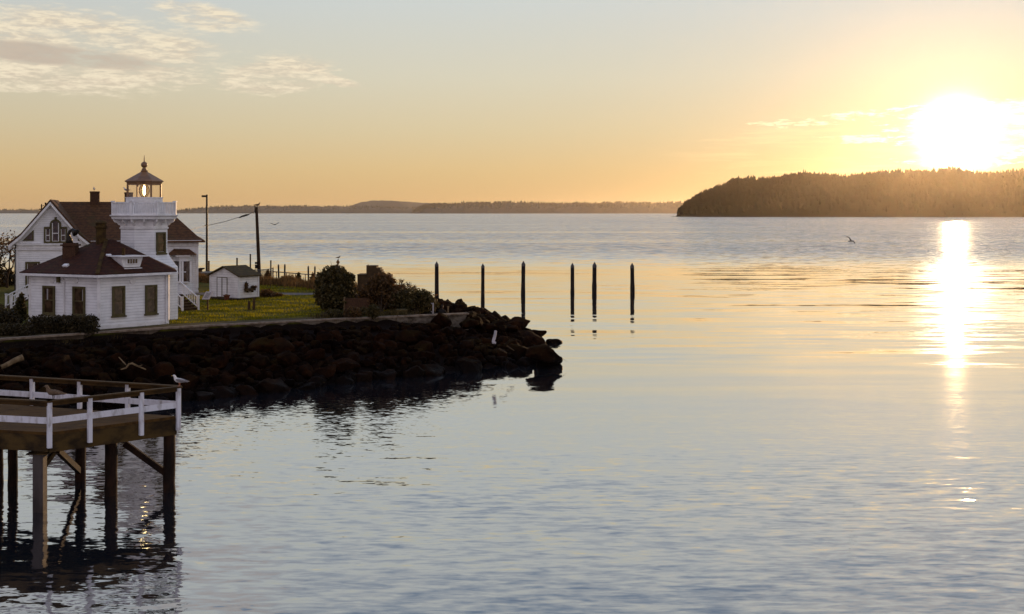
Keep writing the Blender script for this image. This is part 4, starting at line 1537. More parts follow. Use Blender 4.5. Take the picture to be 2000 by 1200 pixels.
# ------------------------------------------------------------------ stairs with white railings
def stair(label, name, foot, d, width, steps, run, rise, top_extra):
    """foot = middle of the bottom edge, d = horizontal direction of climbing"""
    d = Vector((d[0], d[1], 0)).normalized()
    s = Vector((-d.y, d.x, 0))
    foot = Vector(foot)
    t = thing(name, foot, label, 'stairs')
    mb = MB()
    for k in range(steps):
        mb.box(foot + d * (run * (k + 0.5)) + Vector((0, 0, rise * (k + 1) - 0.02)), (run + 0.04, width - 0.02 - 0.004 * k, 0.045), d)
        mb.box(foot + d * (run * k + 0.03) + Vector((0, 0, rise * (k + 0.5) - 0.02)), (0.02, width - 0.10, rise - 0.01), d)
    L = steps * run
    mb.box(foot + d * (L + top_extra / 2 + 0.02) + Vector((0, 0, rise * steps - 0.05)), (top_extra, width, 0.10), d)
    for q in (0.2, 0.8):
        mb.box(foot + d * (L + top_extra * q) + Vector((0, 0, (rise * steps - 0.10) / 2)), (0.12, width - 0.1, rise * steps - 0.10), d)
    mb.build('treads', M['darkwood'], t)
    for sd in (-1, 1):
        off = s * (sd * width / 2)
        mb = MB()
        b0 = foot + off + Vector((0, 0, 0.85))
        b1 = foot + off + d * L + Vector((0, 0, rise * steps + 0.85))
        b2 = b1 + d * top_extra
        for (p, q) in ((b0, b1), (b1, b2)):
            mb.bar(p, q, 0.07, 0.06)
            mb.bar(p - Vector((0, 0, 0.68)), q - Vector((0, 0, 0.68)), 0.05, 0.06)
        nb = 10
        for k in range(1, nb):
            p = b0.lerp(b1, k / nb)
            mb.box(p - Vector((0, 0, 0.34)), (0.04, 0.04, 0.66), d)
        mb.build('handrail', M['trim'], t)
        mb = MB()
        mb.box(foot + off + Vector((0, 0, 0.46)), (0.12, 0.12, 0.98), d)
        mb.box(foot + off + Vector((0, 0, 0.97)), (0.16, 0.16, 0.04), d)
        mb.build('newel_post', M['trim'], t)
    return t


stair('wooden steps with white balustrade climbing between the tower and the garden shed', 'porch_steps', (-21.9, 76.7, GZ), (-0.78, 0.62), 1.28, 6, 0.34, 0.165, 2.2)
p = at(5, 604, GZ)
stair('wooden steps with white railing at the left end of the keeper house', 'porch_steps', (p.x + 0.2, p.y + 0.5, GZ), (0.75, 0.66), 1.1, 6, 0.36, 0.17, 1.2)

# ------------------------------------------------------------------ garden shed
C0 = Vector((-20.75, 85.5, 0))
uf = Vector((-math.cos(R(35)), math.sin(R(35)), 0))
us = Vector((math.sin(R(35)), math.cos(R(35)), 0))
W_, L_ = 3.2, 1.95
sb, se, sr = GZ + 0.16, GZ + 1.86, GZ + 2.50
sh = thing('garden_shed', (-21.6, 87, GZ), 'small white garden shed with mossy gable roof and double doors on the lawn', 'shed')


def sp(f, s, z):
    p = C0 + uf * f + us * s
    return (p.x, p.y, z)


mb = MB()
pent = [(0, sb), (W_, sb), (W_, se), (W_ / 2, sr - 0.06), (0, se)]
vs = [sp(f, 0, z) for f, z in pent] + [sp(f, L_, z) for f, z in pent]
mb.add(vs, [tuple(range(5)), (9, 8, 7, 6, 5)] + [(i, (i + 1) % 5, 5 + (i + 1) % 5, 5 + i) for i in range(5)])
mb.build('wall', M['shed_white'], sh)
mb = MB()
for (f0, f1, z0, z1) in ((-0.22, W_ / 2, se - 0.08, sr), (W_ / 2, W_ + 0.22, sr, se - 0.08)):
    vs = []
    for z_ in (0.0, 0.08):
        vs += [sp(f0, -0.22, z0 + z_), sp(f1, -0.22, z1 + z_), sp(f1, L_ + 0.2, z1 + z_), sp(f0, L_ + 0.2, z0 + z_)]
    mb.add(vs, [(0, 1, 2, 3), (7, 6, 5, 4), (0, 4, 5, 1), (1, 5, 6, 2), (2, 6, 7, 3), (3, 7, 4, 0)])
mb.build('roof', M['shedroof'], sh)
mb = MB()
for f, s in ((0, 0), (W_, 0), (0, L_)):
    mb.box(Vector(sp(f, s, (sb + se) / 2)), (0.12, 0.12, se - sb - 0.04), uf)
build_each(mb, 'corner_board', M['trim'], sh)
fc = C0 + uf * 1.83
dh = 1.50
for s in (-1, 1):
    c = fc + uf * (s * 0.29) - us * 0.02
    dr = MB().box((c.x, c.y, sb + 0.03 + dh / 2), (0.56, 0.04, dh), uf).build('door', M['shed_white'], sh)
    mb = MB()
    for q in (-1, 1):
        p = c + uf * (q * 0.275) - us * 0.025
        mb.box((p.x, p.y, sb + 0.03 + dh / 2), (0.045, 0.03, dh + 0.04), uf)
    for z_ in (sb + 0.03, sb + 0.03 + dh):
        p = c - us * 0.023
        mb.box((p.x, p.y, z_), (0.50, 0.028, 0.05), uf)
    mb.build('door_frame', M['olive'], dr)
mb = MB()
p = C0 + uf * (W_ / 2) + us * (L_ / 2)
mb.box((p.x, p.y, GZ + 0.08), (W_ - 0.1, L_ - 0.1, 0.158), uf)
p = C0 + uf * (W_ / 2) - us * 0.3
mb.box((p.x, p.y, GZ + 0.11), (W_ * 0.9, 0.5, 0.07), uf)
mb.build('base_sill', M['darkwood'], sh)

p = C0 + uf * 0.62 - us * 0.62
pt = thing('flower_pot', (p.x, p.y, GZ), 'tapered terracotta flower pot standing before the shed doors', 'flower pot')
MB().lathe((p.x, p.y), [(0.15, GZ), (0.22, GZ + 0.34), (0.26, GZ + 0.34), (0.26, GZ + 0.42), (0.21, GZ + 0.42), (0.18, GZ + 0.34)], 16).build('pot', M['terra'], pt)
V, Fc = leaf_cloud([((p.x, p.y, GZ + 0.42), (0.16, 0.16, 0.10))], 60, 0.06)
fast_mesh('dry_plant', V, Fc, M['reed'], pt)
# planter hanging on the shed's side
p = C0 + us * 1.0 - uf * 0.14
pl = thing('wall_planter', (p.x, p.y, GZ + 0.6), 'wooden wall planter with straggly plants hanging on the bluish side of the shed', 'planter')
MB().box((p.x, p.y, GZ + 0.78), (1.0, 0.22, 0.20), us).box((p.x - 0.25 * us.x, p.y - 0.25 * us.y, GZ + 0.62), (0.08, 0.18, 0.12), us).box((p.x + 0.25 * us.x, p.y + 0.25 * us.y, GZ + 0.62), (0.08, 0.18, 0.12), us).build('trough', M['darkwood'], pl)
q = p - us * 0.35
V, Fc = leaf_cloud([((q.x, q.y, GZ + 1.08), (0.15, 0.10, 0.30)), ((p.x + us.x * 0.3, p.y + us.y * 0.3, GZ + 0.93), (0.30, 0.12, 0.14))], 230, 0.08, 2.4, 0.9)
fast_mesh('foliage', V, Fc, M['brownshrub'], pl)

# info sign, small posts
b = at(405.5, 607, GZ)
sg = thing('info_sign', b, 'slanted information panel on a short post beside the porch steps', 'sign')
MB().box((b.x, b.y, GZ + 0.45), (0.10, 0.08, 0.95)).build('post', M['darkwood'], sg)
tilt = Vector((0.25, 0.60, 0.75)).normalized()
mb = MB().box((b.x, b.y - 0.02, GZ + 1.02), (0.50, 0.05, 0.66), Vector((1, -0.1, 0)), None, tilt)
sp_ = mb.build('panel', M['signface'], sg)
nrm = Vector((1, -0.1, 0)).normalized().cross(tilt)
if nrm.y > 0:
    nrm = -nrm
mb = MB()
for k in range(6):
    mb.box(Vector((b.x, b.y - 0.02, GZ + 1.02)) + tilt * (0.2 - 0.08 * k) + nrm * 0.028, (0.34 - 0.05 * (k % 2), 0.006, 0.03), Vector((1, -0.1, 0)), None, tilt)
mb.build('text_lines', M['bronze'], sp_)
for (px, py, h_, lab) in ((486.5, 606, 0.62, 'shorter weathered garden post with a chewed top in front of the shed'), (496, 606, 0.80, 'taller dark garden post in front of the shed side')):
    b = at(px, py, GZ)
    o = MB().tube([b - Vector((0, 0, 0.1)), b + Vector((0, 0, h_ * 0.6)), b + Vector((0.01, 0, h_))], [0.10, 0.095, 0.085], 8).build('garden_post', M['darkwood'])
    tag(o, lab, 'post')

# ------------------------------------------------------------------ grass and ground cover
def lawn_blades(n, region, seed, hmin=0.05, hmax=0.13):
    rng = np.random.default_rng(seed)
    (x0, x1, y0, y1) = region
    x = rng.uniform(x0, x1, n)
    y = rng.uniform(y0, y1, n)
    a = poly_sd(x, y, PL)
    keep = a > 0.25
    wl = WALL[2:-1]
    fb = poly_sd(x, y, [(p.x, p.y) for p in FB])
    keep &= fb < -0.1
    keep &= ~((y > 91.1) & (y < 93.9))
    wp = np.array(offset_line(WALL, 2.1))
    side = poly_sd(x, y, [tuple(p) for p in wp] + [(0, 130), (-95, 130), (-95, 38)])
    keep &= side > 0
    # clumpy sward
    cl = np.sin(x * 1.7 + 0.6 * np.sin(y * 1.1)) * np.sin(y * 1.3 + 0.8 * np.sin(x * 0.7))
    keep &= rng.random(n) < 0.62 + 0.38 * cl
    x, y, cl = x[keep], y[keep], cl[keep]
    n = len(x)
    h = rng.uniform(hmin, hmax, n) * (1 + 0.4 * cl)
    an = rng.uniform(0, math.pi, n)
    w = rng.uniform(0.012, 0.03, n)
    lx, ly = rng.normal(0, 0.03, n), rng.normal(0, 0.03, n)
    A = np.stack([x - w * np.cos(an), y - w * np.sin(an), np.full(n, GZ - 0.01)], 1)
    B = np.stack([x + w * np.cos(an), y + w * np.sin(an), np.full(n, GZ - 0.01)], 1)
    C = np.stack([x + lx, y + ly, GZ + h], 1)
    V = np.stack([A, B, C], 1).reshape(-1, 3)
    return V, np.arange(len(V)).reshape(-1, 3)


V1, F1 = lawn_blades(120000, (-26, -5, 66, 112), 3)
o = fast_mesh('grass', V1, F1, M['grass'], nv=3)
tag(o, 'low lawn grass with sun streaks in its colour around the shed', 'grass', kind='stuff')


def reeds(pts, n, hmin, hmax, spread, seed, w=0.03):
    rng = np.random.default_rng(seed)
    Vs = []
    pts = [Vector(p) for p in pts]
    for q in range(n):
        k = rng.random() * (len(pts) - 1.001)
        p = pts[int(k)].lerp(pts[int(k) + 1], k - int(k))
        x, y = p.x + rng.normal() * spread, p.y + rng.normal() * spread
        z = float(p.z)
        h = rng.uniform(hmin, hmax) * (0.75 + 0.35 * math.sin(x * 1.9) * math.sin(x * 0.8 + y * 0.5))
        a = rng.uniform(0, math.pi)
        lx, ly = rng.normal() * h * 0.22, rng.normal() * h * 0.22
        wa = w * rng.uniform(0.6, 1.5)
        Vs += [(x - wa * math.cos(a), y - wa * math.sin(a), z - 0.05), (x + wa * math.cos(a), y + wa * math.sin(a), z - 0.05), (x + lx, y + ly, z + h)]
    return np.array(Vs), np.arange(len(Vs)).reshape(-1, 3)


line = [(-40, 112, GZ - 0.1), (-32, 110.5, GZ), (-26, 107.5, GZ), (-21.5, 105, GZ), (-17, 100.5, GZ - 0.05), (-13.6, 95.6, GZ)]
V1, F1 = reeds(line, 15000, 0.45, 1.05, 0.85, 5, 0.045)
o = fast_mesh('dune_grass', V1, F1, M['reed'], nv=3)
tag(o, 'brown dune grass along the far edge of the lawn', 'dune grass', kind='stuff')
line = [(p[0], p[1], GZ + 0.0) for p in offset_line(WALL, -0.14)[1:-1]]
wp = offset_line(WALL, -0.12)
V1, F1 = reeds([(x, y, 1.75) for x, y in wp[1:-2]], 4200, 0.2, 0.75, 0.22, 6, 0.04)
o = fast_mesh('weeds', V1, F1, M['seaweed'], nv=3)
tag(o, 'tangled weeds growing along the foot of the sea wall', 'weeds', kind='stuff')
V1, F1 = reeds([(-12.0, 71.5, GZ), (-9.5, 73, GZ), (-7, 74.2, GZ)], 1600, 0.15, 0.45, 0.6, 8, 0.03)
o = fast_mesh('weeds', V1, F1, M['seaweed'], nv=3)
tag(o, 'low garden growth between the bushes and the wall top', 'weeds', kind='stuff')


# ------------------------------------------------------------------ shrubs, hedges, tree
def stems(base, tips, r0, r1, rng):
    mb = MB()
    for tpt in tips:
        b = Vector(base) + Vector((rng.normal() * 0.08, rng.normal() * 0.08, 0))
        m1 = b.lerp(Vector(tpt), 0.5) + Vector((rng.normal() * 0.1, rng.normal() * 0.1, 0.1))
        mb.tube([b, m1, tpt], [r0, (r0 + r1) / 2, r1], 5)
    return mb


def shrub(name, label, base, blobs, n, size, mat, cat='bush', group=None, elong=1.6, shell=0.55, seed=1, twigs=0, up=0.3):
    rng = np.random.default_rng(seed)
    base = Vector(base)
    t = thing(name, base, label, cat, group)
    V, Fc = leaf_cloud(blobs, n, size, elong, shell, up, rng)
    fast_mesh('foliage', V, Fc, mat, t)
    tips = [Vector(c) + Vector((0, 0, r[2] * 0.3)) for c, r in blobs][:10]
    stems(base - Vector((0, 0, 0.1)), tips, 0.06, 0.02, rng).build('stem', M['bark'], t)
    if twigs:
        mb = MB()
        for q in range(twigs):
            c, r = blobs[q % len(blobs)]
            d = Vector((rng.normal(), rng.normal(), abs(rng.normal()) + 0.35)).normalized()
            p0 = Vector(c) + Vector((d.x * r[0], d.y * r[1], d.z * r[2])) * 0.6
            p1 = Vector(c) + Vector((d.x * r[0], d.y * r[1], d.z * r[2])) * (1.12 + 0.22 * rng.random())
            mb.tube([p0, p0.lerp(p1, 0.6) + Vector((0.03, 0, 0.02)), p1], [0.018, 0.014, 0.006], 4)
        mb.build('twigs', M['bark'], t)
    return t


def pxblob(px, py, rx, ry, D, depth=None):
    """ellipsoid at depth D covering rx, ry pixels about (px, py)"""
    k = D / F
    p = PD(px, py, D)
    return (tuple(p), (rx * k, (depth or rx * k), ry * k))


D = 77.5
b = at(655, 606, GZ)
shrub('round_bush', 'large rounded dark evergreen bush at the edge of the lawn', b,
      [pxblob(655, 563, 36, 42, D), pxblob(640, 580, 26, 26, D - 0.6), pxblob(674, 572, 24, 30, D - 0.4), pxblob(655, 537, 26, 18, D), pxblob(632, 560, 18, 26, D), pxblob(660, 590, 30, 16, D - 0.8), pxblob(683, 545, 12, 12, D)],
      9000, 0.13, M['shrub'], twigs=30, seed=21)
D = 77.0
b = at(745, 611, GZ)
shrub('russet_bush', 'wide russet bush growing up in front of the stepped dark monument', b,
      [pxblob(740, 575, 36, 34, D), pxblob(720, 590, 30, 24, D), pxblob(765, 585, 34, 28, D), pxblob(745, 552, 26, 18, D)], 6500, 0.12, M['brownshrub'], seed=22, twigs=26, elong=2.0)
D = 76.5
b = at(815, 612, GZ - 0.1)
shrub('russet_bush', 'low dark bush sloping down toward the steps handrail', b,
      [pxblob(800, 588, 30, 24, D), pxblob(830, 594, 26, 18, D), pxblob(780, 592, 26, 24, D), pxblob(826, 578, 16, 12, D)], 5200, 0.11, M['shrub'], seed=23, twigs=14)
D = 80.5
b = PD(800, 605, D)
t = shrub('twiggy_bush', 'open twiggy bush against the water right of the stepped monument', b,
          [pxblob(780, 560, 16, 14, D), pxblob(798, 566, 16, 13, D), pxblob(815, 574, 18, 10, D), pxblob(838, 578, 16, 8, D)], 900, 0.07, M['brownshrub'], seed=24, twigs=70, elong=2.2, shell=0.9)
for (px, py, rx, ry, lab, mt, n) in ((650, 620, 22, 9, 'lowest wide shrub on the lawn edge above the wall', 'shrub', 900), (688, 618, 18, 12, 'small dark mounded shrub above the wall right of the lowest shrub', 'brownshrub', 900),
                                     (728, 616, 13, 14, 'upright bushy shrub just above the wall under the russet bush', 'shrub', 900), (706, 616, 16, 9, 'pale green low shrub between two darker shrubs above the wall', 'seaweed', 700)):
    py -= 9
    b = at(px, py + ry, GZ)
    D = b.y
    shrub('small_shrub', lab, b, [pxblob(px, py + 2, rx, ry, D), pxblob(px + rx * 0.4, py + 4, rx * 0.6, ry * 0.7, D)], n, 0.09, M[mt], seed=int(px))
# conical shrubs among the dune grass
for (px, py0, py1, hw, lab) in ((523, 527, 552, 9, 'cone shaped brown shrub beside the leaning utility pole'), (583, 532, 556, 8, 'narrow pointed shrub on the shore midway along the pipe railing'), (611, 533, 556, 8, 'pointed shrub close beside the big rounded bush'),
                                (552, 540, 552, 8, 'low rounded tuft below the pair of shore pilings')):
    D = 106.0
    b = PD(px, py1, D)
    hb = (py1 - py0)
    blobs = [pxblob(px, py1 - hb * 0.22, hw, hb * 0.26, D), pxblob(px - 0.5, py1 - hb * 0.50, hw * 0.68, hb * 0.26, D), pxblob(px, py1 - hb * 0.78, hw * 0.38, hb * 0.24, D)]
    shrub('cone_shrub', lab, b, blobs, 1000, 0.10, M['reed'] if px != 583 else M['shrub'], seed=int(px))
b = at(521, 580, GZ)
D = b.y
shrub('spiky_plant', 'low spiky garden plant on the lawn right of the shed', b, [pxblob(519, 573, 14, 8, D), pxblob(538, 577, 14, 4, D)], 900, 0.06, M['brownshrub'], elong=5.0, seed=33, cat='plant')

# hedges
def hedge(label, x0, x1, top, bot, D, seed, n, zb=GZ):
    k = D / F
    blobs = []
    rng = np.random.default_rng(seed)
    px = x0 + 8
    while px < x1 - 6:
        for py in (top + 9, (top + bot) / 2 + 2, bot - 7):
            blobs.append(pxblob(px + rng.normal() * 2, py + rng.normal() * 1.2, 14, 11.5, D + rng.normal() * 0.15, 0.65))
        px += 11
    b = PD((x0 + x1) / 2, bot, D)
    b.z = zb
    t = thing('hedge', b, label, 'hedge')
    V, Fc = leaf_cloud(blobs, n, 0.075, 1.5, 0.5, 0.2, rng)
    fast_mesh('foliage', V, Fc, M['hedge'], t)
    mb = MB()
    for q in range(5):
        xx = PD(x0 + (x1 - x0) * (q + 0.5) / 5, bot, D)
        mb.tube([(xx.x, xx.y, zb - 0.1), (xx.x + 0.05, xx.y, zb + 0.5)], [0.05, 0.03], 5)
    mb.build('stem', M['bark'], t)
    return t


hedge('clipped dark hedge along the front of the fog signal building', 60, 189, 619, 655, 62.6, 41, 15000)
hedge('lower dark hedge running to the left edge of the lawn', -40, 66, 634, 664, 61.3, 42, 10000)
b = PD(42, 612, 70)
b.z = GZ
shrub('dwarf_conifer', 'small upright dark conifer at the left corner of the fog signal building', b,
      [pxblob(40, 612, 12, 22, 70), pxblob(41, 592, 8, 12, 70), pxblob(42, 580, 4, 8, 70), pxblob(28, 618, 14, 16, 69.6)], 3200, 0.10, M['shrub'], cat='conifer', seed=44)
b = PD(15, 625, 68)
b.z = GZ
shrub('dark_bush', 'shadowy bush below the left porch steps', b, [pxblob(8, 622, 26, 16, 68), pxblob(-20, 615, 28, 24, 69), pxblob(25, 628, 18, 12, 67.5)], 4200, 0.10, M['hedge'], seed=45)
for (px, py, rx, ry, D, lab, sd) in ((14, 560, 26, 30, 104, 'dense brown thicket left of the house wall', 46), (-30, 540, 40, 50, 102, 'tall dark thicket at the left edge of the picture', 47)):
    b = PD(px, py + ry, D)
    b.z = GZ
    shrub('thicket', lab, b, [pxblob(px, py, rx, ry, D), pxblob(px - 14, py + 8, rx, ry * 0.8, D), pxblob(px + 6, py + ry * 0.55, rx * 0.8, ry * 0.6, D - 1)], 4500, 0.22, M['hedge'], seed=sd, twigs=12)


def bare_tree(label, base, height, seed, spread=0.9):
    rng = np.random.default_rng(seed)
    base = Vector(base)
    t = thing('tree', base, label, 'tree')
    mb = MB()
    tips = []

    def grow(p, d, L, r, lev):
        q = p + d * L
        mid = p.lerp(q, 0.5) + Vector((rng.normal(), rng.normal(), 0)) * L * 0.06
        mb.tube([p, mid, q], [r, r * 0.82, r * 0.62], 6 if lev < 2 else 4)
        if lev >= 4:
            tips.append(q)
            return
        for _ in range(3 if lev < 3 else 2):
            nd = (d + Vector((rng.normal(), rng.normal(), rng.normal() * 0.5 + 0.25)) * spread * 0.6).normalized()
            grow(p.lerp(q, 0.75 + 0.25 * rng.random()), nd, L * (0.62 + 0.2 * rng.random()), r * 0.6, lev + 1)

    grow(base - Vector((0, 0, 0.2)), Vector((0.08, 0, 1)).normalized(), height * 0.33, height * 0.022, 0)
    mb.build('trunk', M['bark'], t)
    Vs = []
    for tp_ in tips:
        for _ in range(7):
            p = np.array(tp_) + rng.normal(size=3) * 0.28
            u = rng.normal(size=3); u /= np.linalg.norm(u)
            w = np.cross(u, rng.normal(size=3)); w /= np.linalg.norm(w)
            s = 0.085 * (0.6 + rng.random())
            Vs.append([p - u * s, p + w * s * 0.7, p + u * s, p - w * s * 0.7])
    V = np.array(Vs).reshape(-1, 3)
    fast_mesh('crown', V, np.arange(len(V)).reshape(-1, 4), M['leafgold'], t)
    return t


b = PD(14, 560, 100)
b.z = GZ
bare_tree('thinly leaved tree glinting against the water left of the house', b, 5.6, 51)
b = PD(-14, 560, 103)
b.z = GZ
bare_tree('half bare tree cut by the left edge of the picture', b, 5.2, 52)

# ------------------------------------------------------------------ stepped monument, low wall, bench, handrail
D = 82.0
p = PD(731, 606, D)
mo = thing('stepped_monument', (p.x, p.y, GZ), 'dark stepped brick structure standing among the bushes', 'monument')


def pbox(mb, x0, x1, y0, y1, D, dep):
    a, c = PD(x0, y0, D), PD(x1, y1, D)
    return mb.box(((a.x + c.x) / 2, D + dep / 2, (a.z + c.z) / 2), (abs(c.x - a.x), dep, abs(a.z - c.z)))


mb = MB()
zb = HY + (H - GZ) * F / D
pbox(mb, 698, 763, 538, zb, D, 1.6)
mb.build('lower_block', M['monument'], mo)
mb = MB()
y0 = 537.9
steps_ = [(719, 735.5, 519.5), (735.5, 743, 524), (743, 745.5, 528), (745.5, 747.5, 532), (747.5, 750, 536)]
for x0, x1, yt in steps_:
    pbox(mb, x0, x1, yt, y0, D + 0.1, 1.2)
pbox(mb, 715.5, 717.2, 518.5, y0, D + 0.1, 1.2)
pbox(mb, 717.2, 719, 521.5, y0, D + 0.1, 1.2)
mb.build('upper_block', M['monument'], mo)
mb = MB()
pbox(mb, 697, 716, 536.6, 537.9, D - 0.05, 1.7)
pbox(mb, 750, 764, 540.0, 541.2, D - 0.05, 0.04)
build_each(mb, 'ledge', M['monument'], mo)
D = 76.0
p = PD(700, 606, D)
lw = thing('low_wall', (p.x, p.y, GZ), 'low brown brick wall with a pale end post below the russet bush', 'wall')
mb = MB()
zb = HY + (H - GZ) * F / D
pbox(mb, 673, 722, 583, zb, D, 0.3)
mb.build('wall_body', M['brick'], lw)
mb = MB()
pbox(mb, 671, 673.4, 581, zb, D - 0.04, 0.34)
mb.build('end_post', M['drift'], lw)
b = at(785, 617, GZ)
be = thing('stone_bench', b, 'long grey stone bench near the wall top under the bushes', 'bench')
MB().box((b.x, b.y, GZ + 0.36), (0.72, 0.4, 0.12), Vector((1, 0.15, 0))).build('seat', M['walk'], be)
for s in (-1, 1):
    MB().box((b.x + s * 0.25, b.y + s * 0.04, GZ + 0.148), (0.14, 0.34, 0.30), Vector((1, 0.15, 0))).build('leg', M['walk'], be)
# handrail of the beach steps
D = 75.5
hr = thing('handrail', PD(846, 613, D), 'white metal handrail at the top of the beach steps beside the seated person', 'handrail')
mb = MB().tube([PD(846, 614, D), PD(846, 592, D)], 0.045, 8)
mb.build('post', M['drift_pale'], hr)
MB().tube([PD(839.5, 612, D + 0.9), PD(839.5, 590, D + 0.9)], 0.03, 8).build('post', M['drift_pale'], hr)
MB().tube([PD(846, 595, D), PD(839.5, 590.5, D + 0.9), PD(831, 586.5, D + 2)], 0.035, 8).build('rail', M['drift_pale'], hr)
MB().tube([PD(846, 611, D), PD(839.5, 607, D + 0.9)], 0.03, 8).build('rail', M['drift_pale'], hr)
D = 75.6
o = MB().tube([PD(875, 618, D), PD(875, 602, D), PD(875.3, 598.6, D)], [0.06, 0.055, 0.085], 8).build('knob_post', M['drift'])  # plain post with a knob top, carries no lamp
tag(o, 'thin sunlit post with a knob top beside the seated person', 'post')

# sign on a pole behind the round bush
D = 80.5
sg = thing('shore_sign', PD(661, 604, D), 'diamond shaped warning sign on a thin pole rising above the round bush', 'sign')
MB().tube([PD(660.5, 610, D), PD(660.8, 506.5, D)], 0.035, 6).build('pole', M['galv'], sg)
mb = MB()
c = PD(660.3, 512.5, D - 0.06)
un = Vector((0.62, -0.35, 0)).normalized()
pts = [Vector((0, 0, 0.21)), un * 0.16, Vector((0, 0, -0.21)), -un * 0.16]
nn = un.cross(Vector((0, 0, 1)))
vs = [c + q for q in pts] + [c + q + nn * 0.03 for q in pts]
mb.add(vs, [(0, 1, 2, 3), (7, 6, 5, 4)] + [(i, (i + 1) % 4, 4 + (i + 1) % 4, 4 + i) for i in range(4)])
mb.build('sign_plate', M['yellow'], sg)

# ------------------------------------------------------------------ person seated by the steps
pp = PD(863, 612, 75.2)
pz = H - (596.5 - HY) * 75.2 / F - 0.88     # seat height so that the head tops out right
pr = thing('person', (pp.x, pp.y, pz), 'person in a dark jacket sitting by the beach steps looking toward the sun', 'person')


def skin_body(name, pts, edges, radii, mat, parent, root=0, sub=2):
    me = bpy.data.meshes.new(name)
    off = root_of(parent).location
    me.from_pydata([Vector(p) - off for p in pts], edges, [])
    o = bpy.data.objects.new(name, me)
    COL.objects.link(o)
    o.parent = parent
    sk = o.modifiers.new('skin', 'SKIN')
    for i, r in enumerate(radii):
        v = me.skin_vertices[0].data[i]
        v.radius = (r, r) if not isinstance(r, tuple) else r
        v.use_root = (i == root)
    ss = o.modifiers.new('sub', 'SUBSURF')
    ss.levels = ss.render_levels = sub
    sk.use_smooth_shade = True
    me.materials.append(mat)
    return o


B = Vector((pp.x, pp.y, pz))
fw = Vector((0.42, 0.907, 0))     # looks right and away, to the sun
sd = Vector((0.907, -0.42, 0))
q = lambda f, s, z: B + fw * f + sd * s + Vector((0, 0, z))
pts, edges, rad = [q(0, 0, 0.12)], [], [(0.17, 0.13)]


def chain(start, items):
    prev = start
    for p_, r_ in items:
        pts.append(p_)
        rad.append(r_)
        edges.append((prev, len(pts) - 1))
        prev = len(pts) - 1
    return prev


ch = chain(0, [(q(0.01, 0, 0.30), (0.19, 0.14)), (q(0.03, 0, 0.46), (0.20, 0.14)), (q(0.02, 0, 0.575), (0.12, 0.10)), (q(0.035, 0, 0.66), 0.052), (q(0.05, 0, 0.70), 0.055)])
shd = 2
hands = []
for s in (-1, 1):
    e = chain(shd, [(q(0.02, s * 0.22, 0.50), 0.080), (q(0.12, s * 0.25, 0.30), 0.050), (q(0.34, s * 0.14, 0.26), 0.040), (q(0.40, s * 0.11, 0.26), 0.036)])
    chain(0, [(q(0.12, s * 0.10, 0.11), 0.095), (q(0.46, s * 0.14, 0.30), 0.062), (q(0.56, s * 0.14, -0.02), 0.048), (q(0.60, s * 0.15, -0.16), 0.042), (q(0.72, s * 0.17, -0.17), 0.035)])
skin_body('body', pts, edges, rad, M['jacket'], pr)
# hands with five fingers on the knees
for s in (-1, 1):
    w0 = q(0.40, s * 0.11, 0.262)
    hp_, he, hr_ = [w0, w0 + fw * 0.05 + Vector((0, 0, 0.005))], [(0, 1)], [0.026, 0.030]
    for k in range(4):
        o_ = (k - 1.5) * 0.018
        ln_ = (0.030, 0.036, 0.034, 0.026)[k]
        a_ = len(hp_)
        hp_ += [w0 + fw * 0.085 + sd * o_, w0 + fw * (0.085 + ln_) + sd * o_ - Vector((0, 0, 0.012)), w0 + fw * (0.085 + ln_ * 1.7) + sd * o_ - Vector((0, 0, 0.035))]
        he += [(1, a_), (a_, a_ + 1), (a_ + 1, a_ + 2)]
        hr_ += [0.010, 0.009, 0.008]
    a_ = len(hp_)
    hp_ += [w0 + fw * 0.03 - sd * (s * 0.035), w0 + fw * 0.07 - sd * (s * 0.05) - Vector((0, 0, 0.012))]
    he += [(0, a_), (a_, a_ + 1)]
    hr_ += [0.011, 0.009]
    skin_body('hand', hp_, he, hr_, M['skin'], pr)


def head_mesh(c, fwd, side, r=0.105):
    """an egg-shaped head with brow, nose, lips and chin shaped from a UV ball"""
    bm = bmesh.new()
    bmesh.ops.create_uvsphere(bm, u_segments=28, v_segments=20, radius=1.0)
    vs = []
    for v in bm.verts:
        x, y, z = v.co       # x = forward
        X, Y, Z = x * 0.93, y * 0.74, z * 1.18
        if z < -0.2:
            Y *= 1 - 0.28 * (-z - 0.2)
            X *= 1 - 0.12 * (-z - 0.2)
        if x > 0.5 and abs(y) < 0.22 and -0.32 < z < 0.10:
            X += 0.20 * (1 - abs(y) / 0.22) * (0.10 - z) / 0.42
        if x > 0.5 and -0.55 < z < -0.42 and abs(y) < 0.3:
            X += 0.05
        if x > 0.4 and 0.02 < z < 0.16 and 0.15 < abs(y) < 0.5:
            X -= 0.07
        if x > 0.3 and z < -0.75:
            X += 0.10
        if abs(y) > 0.93 and abs(z) < 0.25 and abs(x) < 0.3:
            Y *= 1.16
        vs.append(c + fwd * (X * r) + side * (Y * r) + Vector((0, 0, Z * r)))
    fs = [tuple(v.index for v in f.verts) for f in bm.faces]
    bm.verts.index_update()
    bm.free()
    return vs, fs


hc = q(0.065, 0, 0.775)
vs, fs = head_mesh(hc, fw, sd)
hd = MB().add(vs, fs).build('head', M['skin'], pr, smooth=True)
vs, fs = head_mesh(hc - fw * 0.014 + Vector((0, 0, 0.012)), fw, sd, 0.112)
keep = [f for f in fs if all(((vs[i] - hc).dot(fw) < 0.045 and (vs[i] - hc).z > -0.07) or (vs[i] - hc).z > 0.075 for i in f)]
MB().add(vs, keep).build('hair', M['hair'], hd, smooth=True)

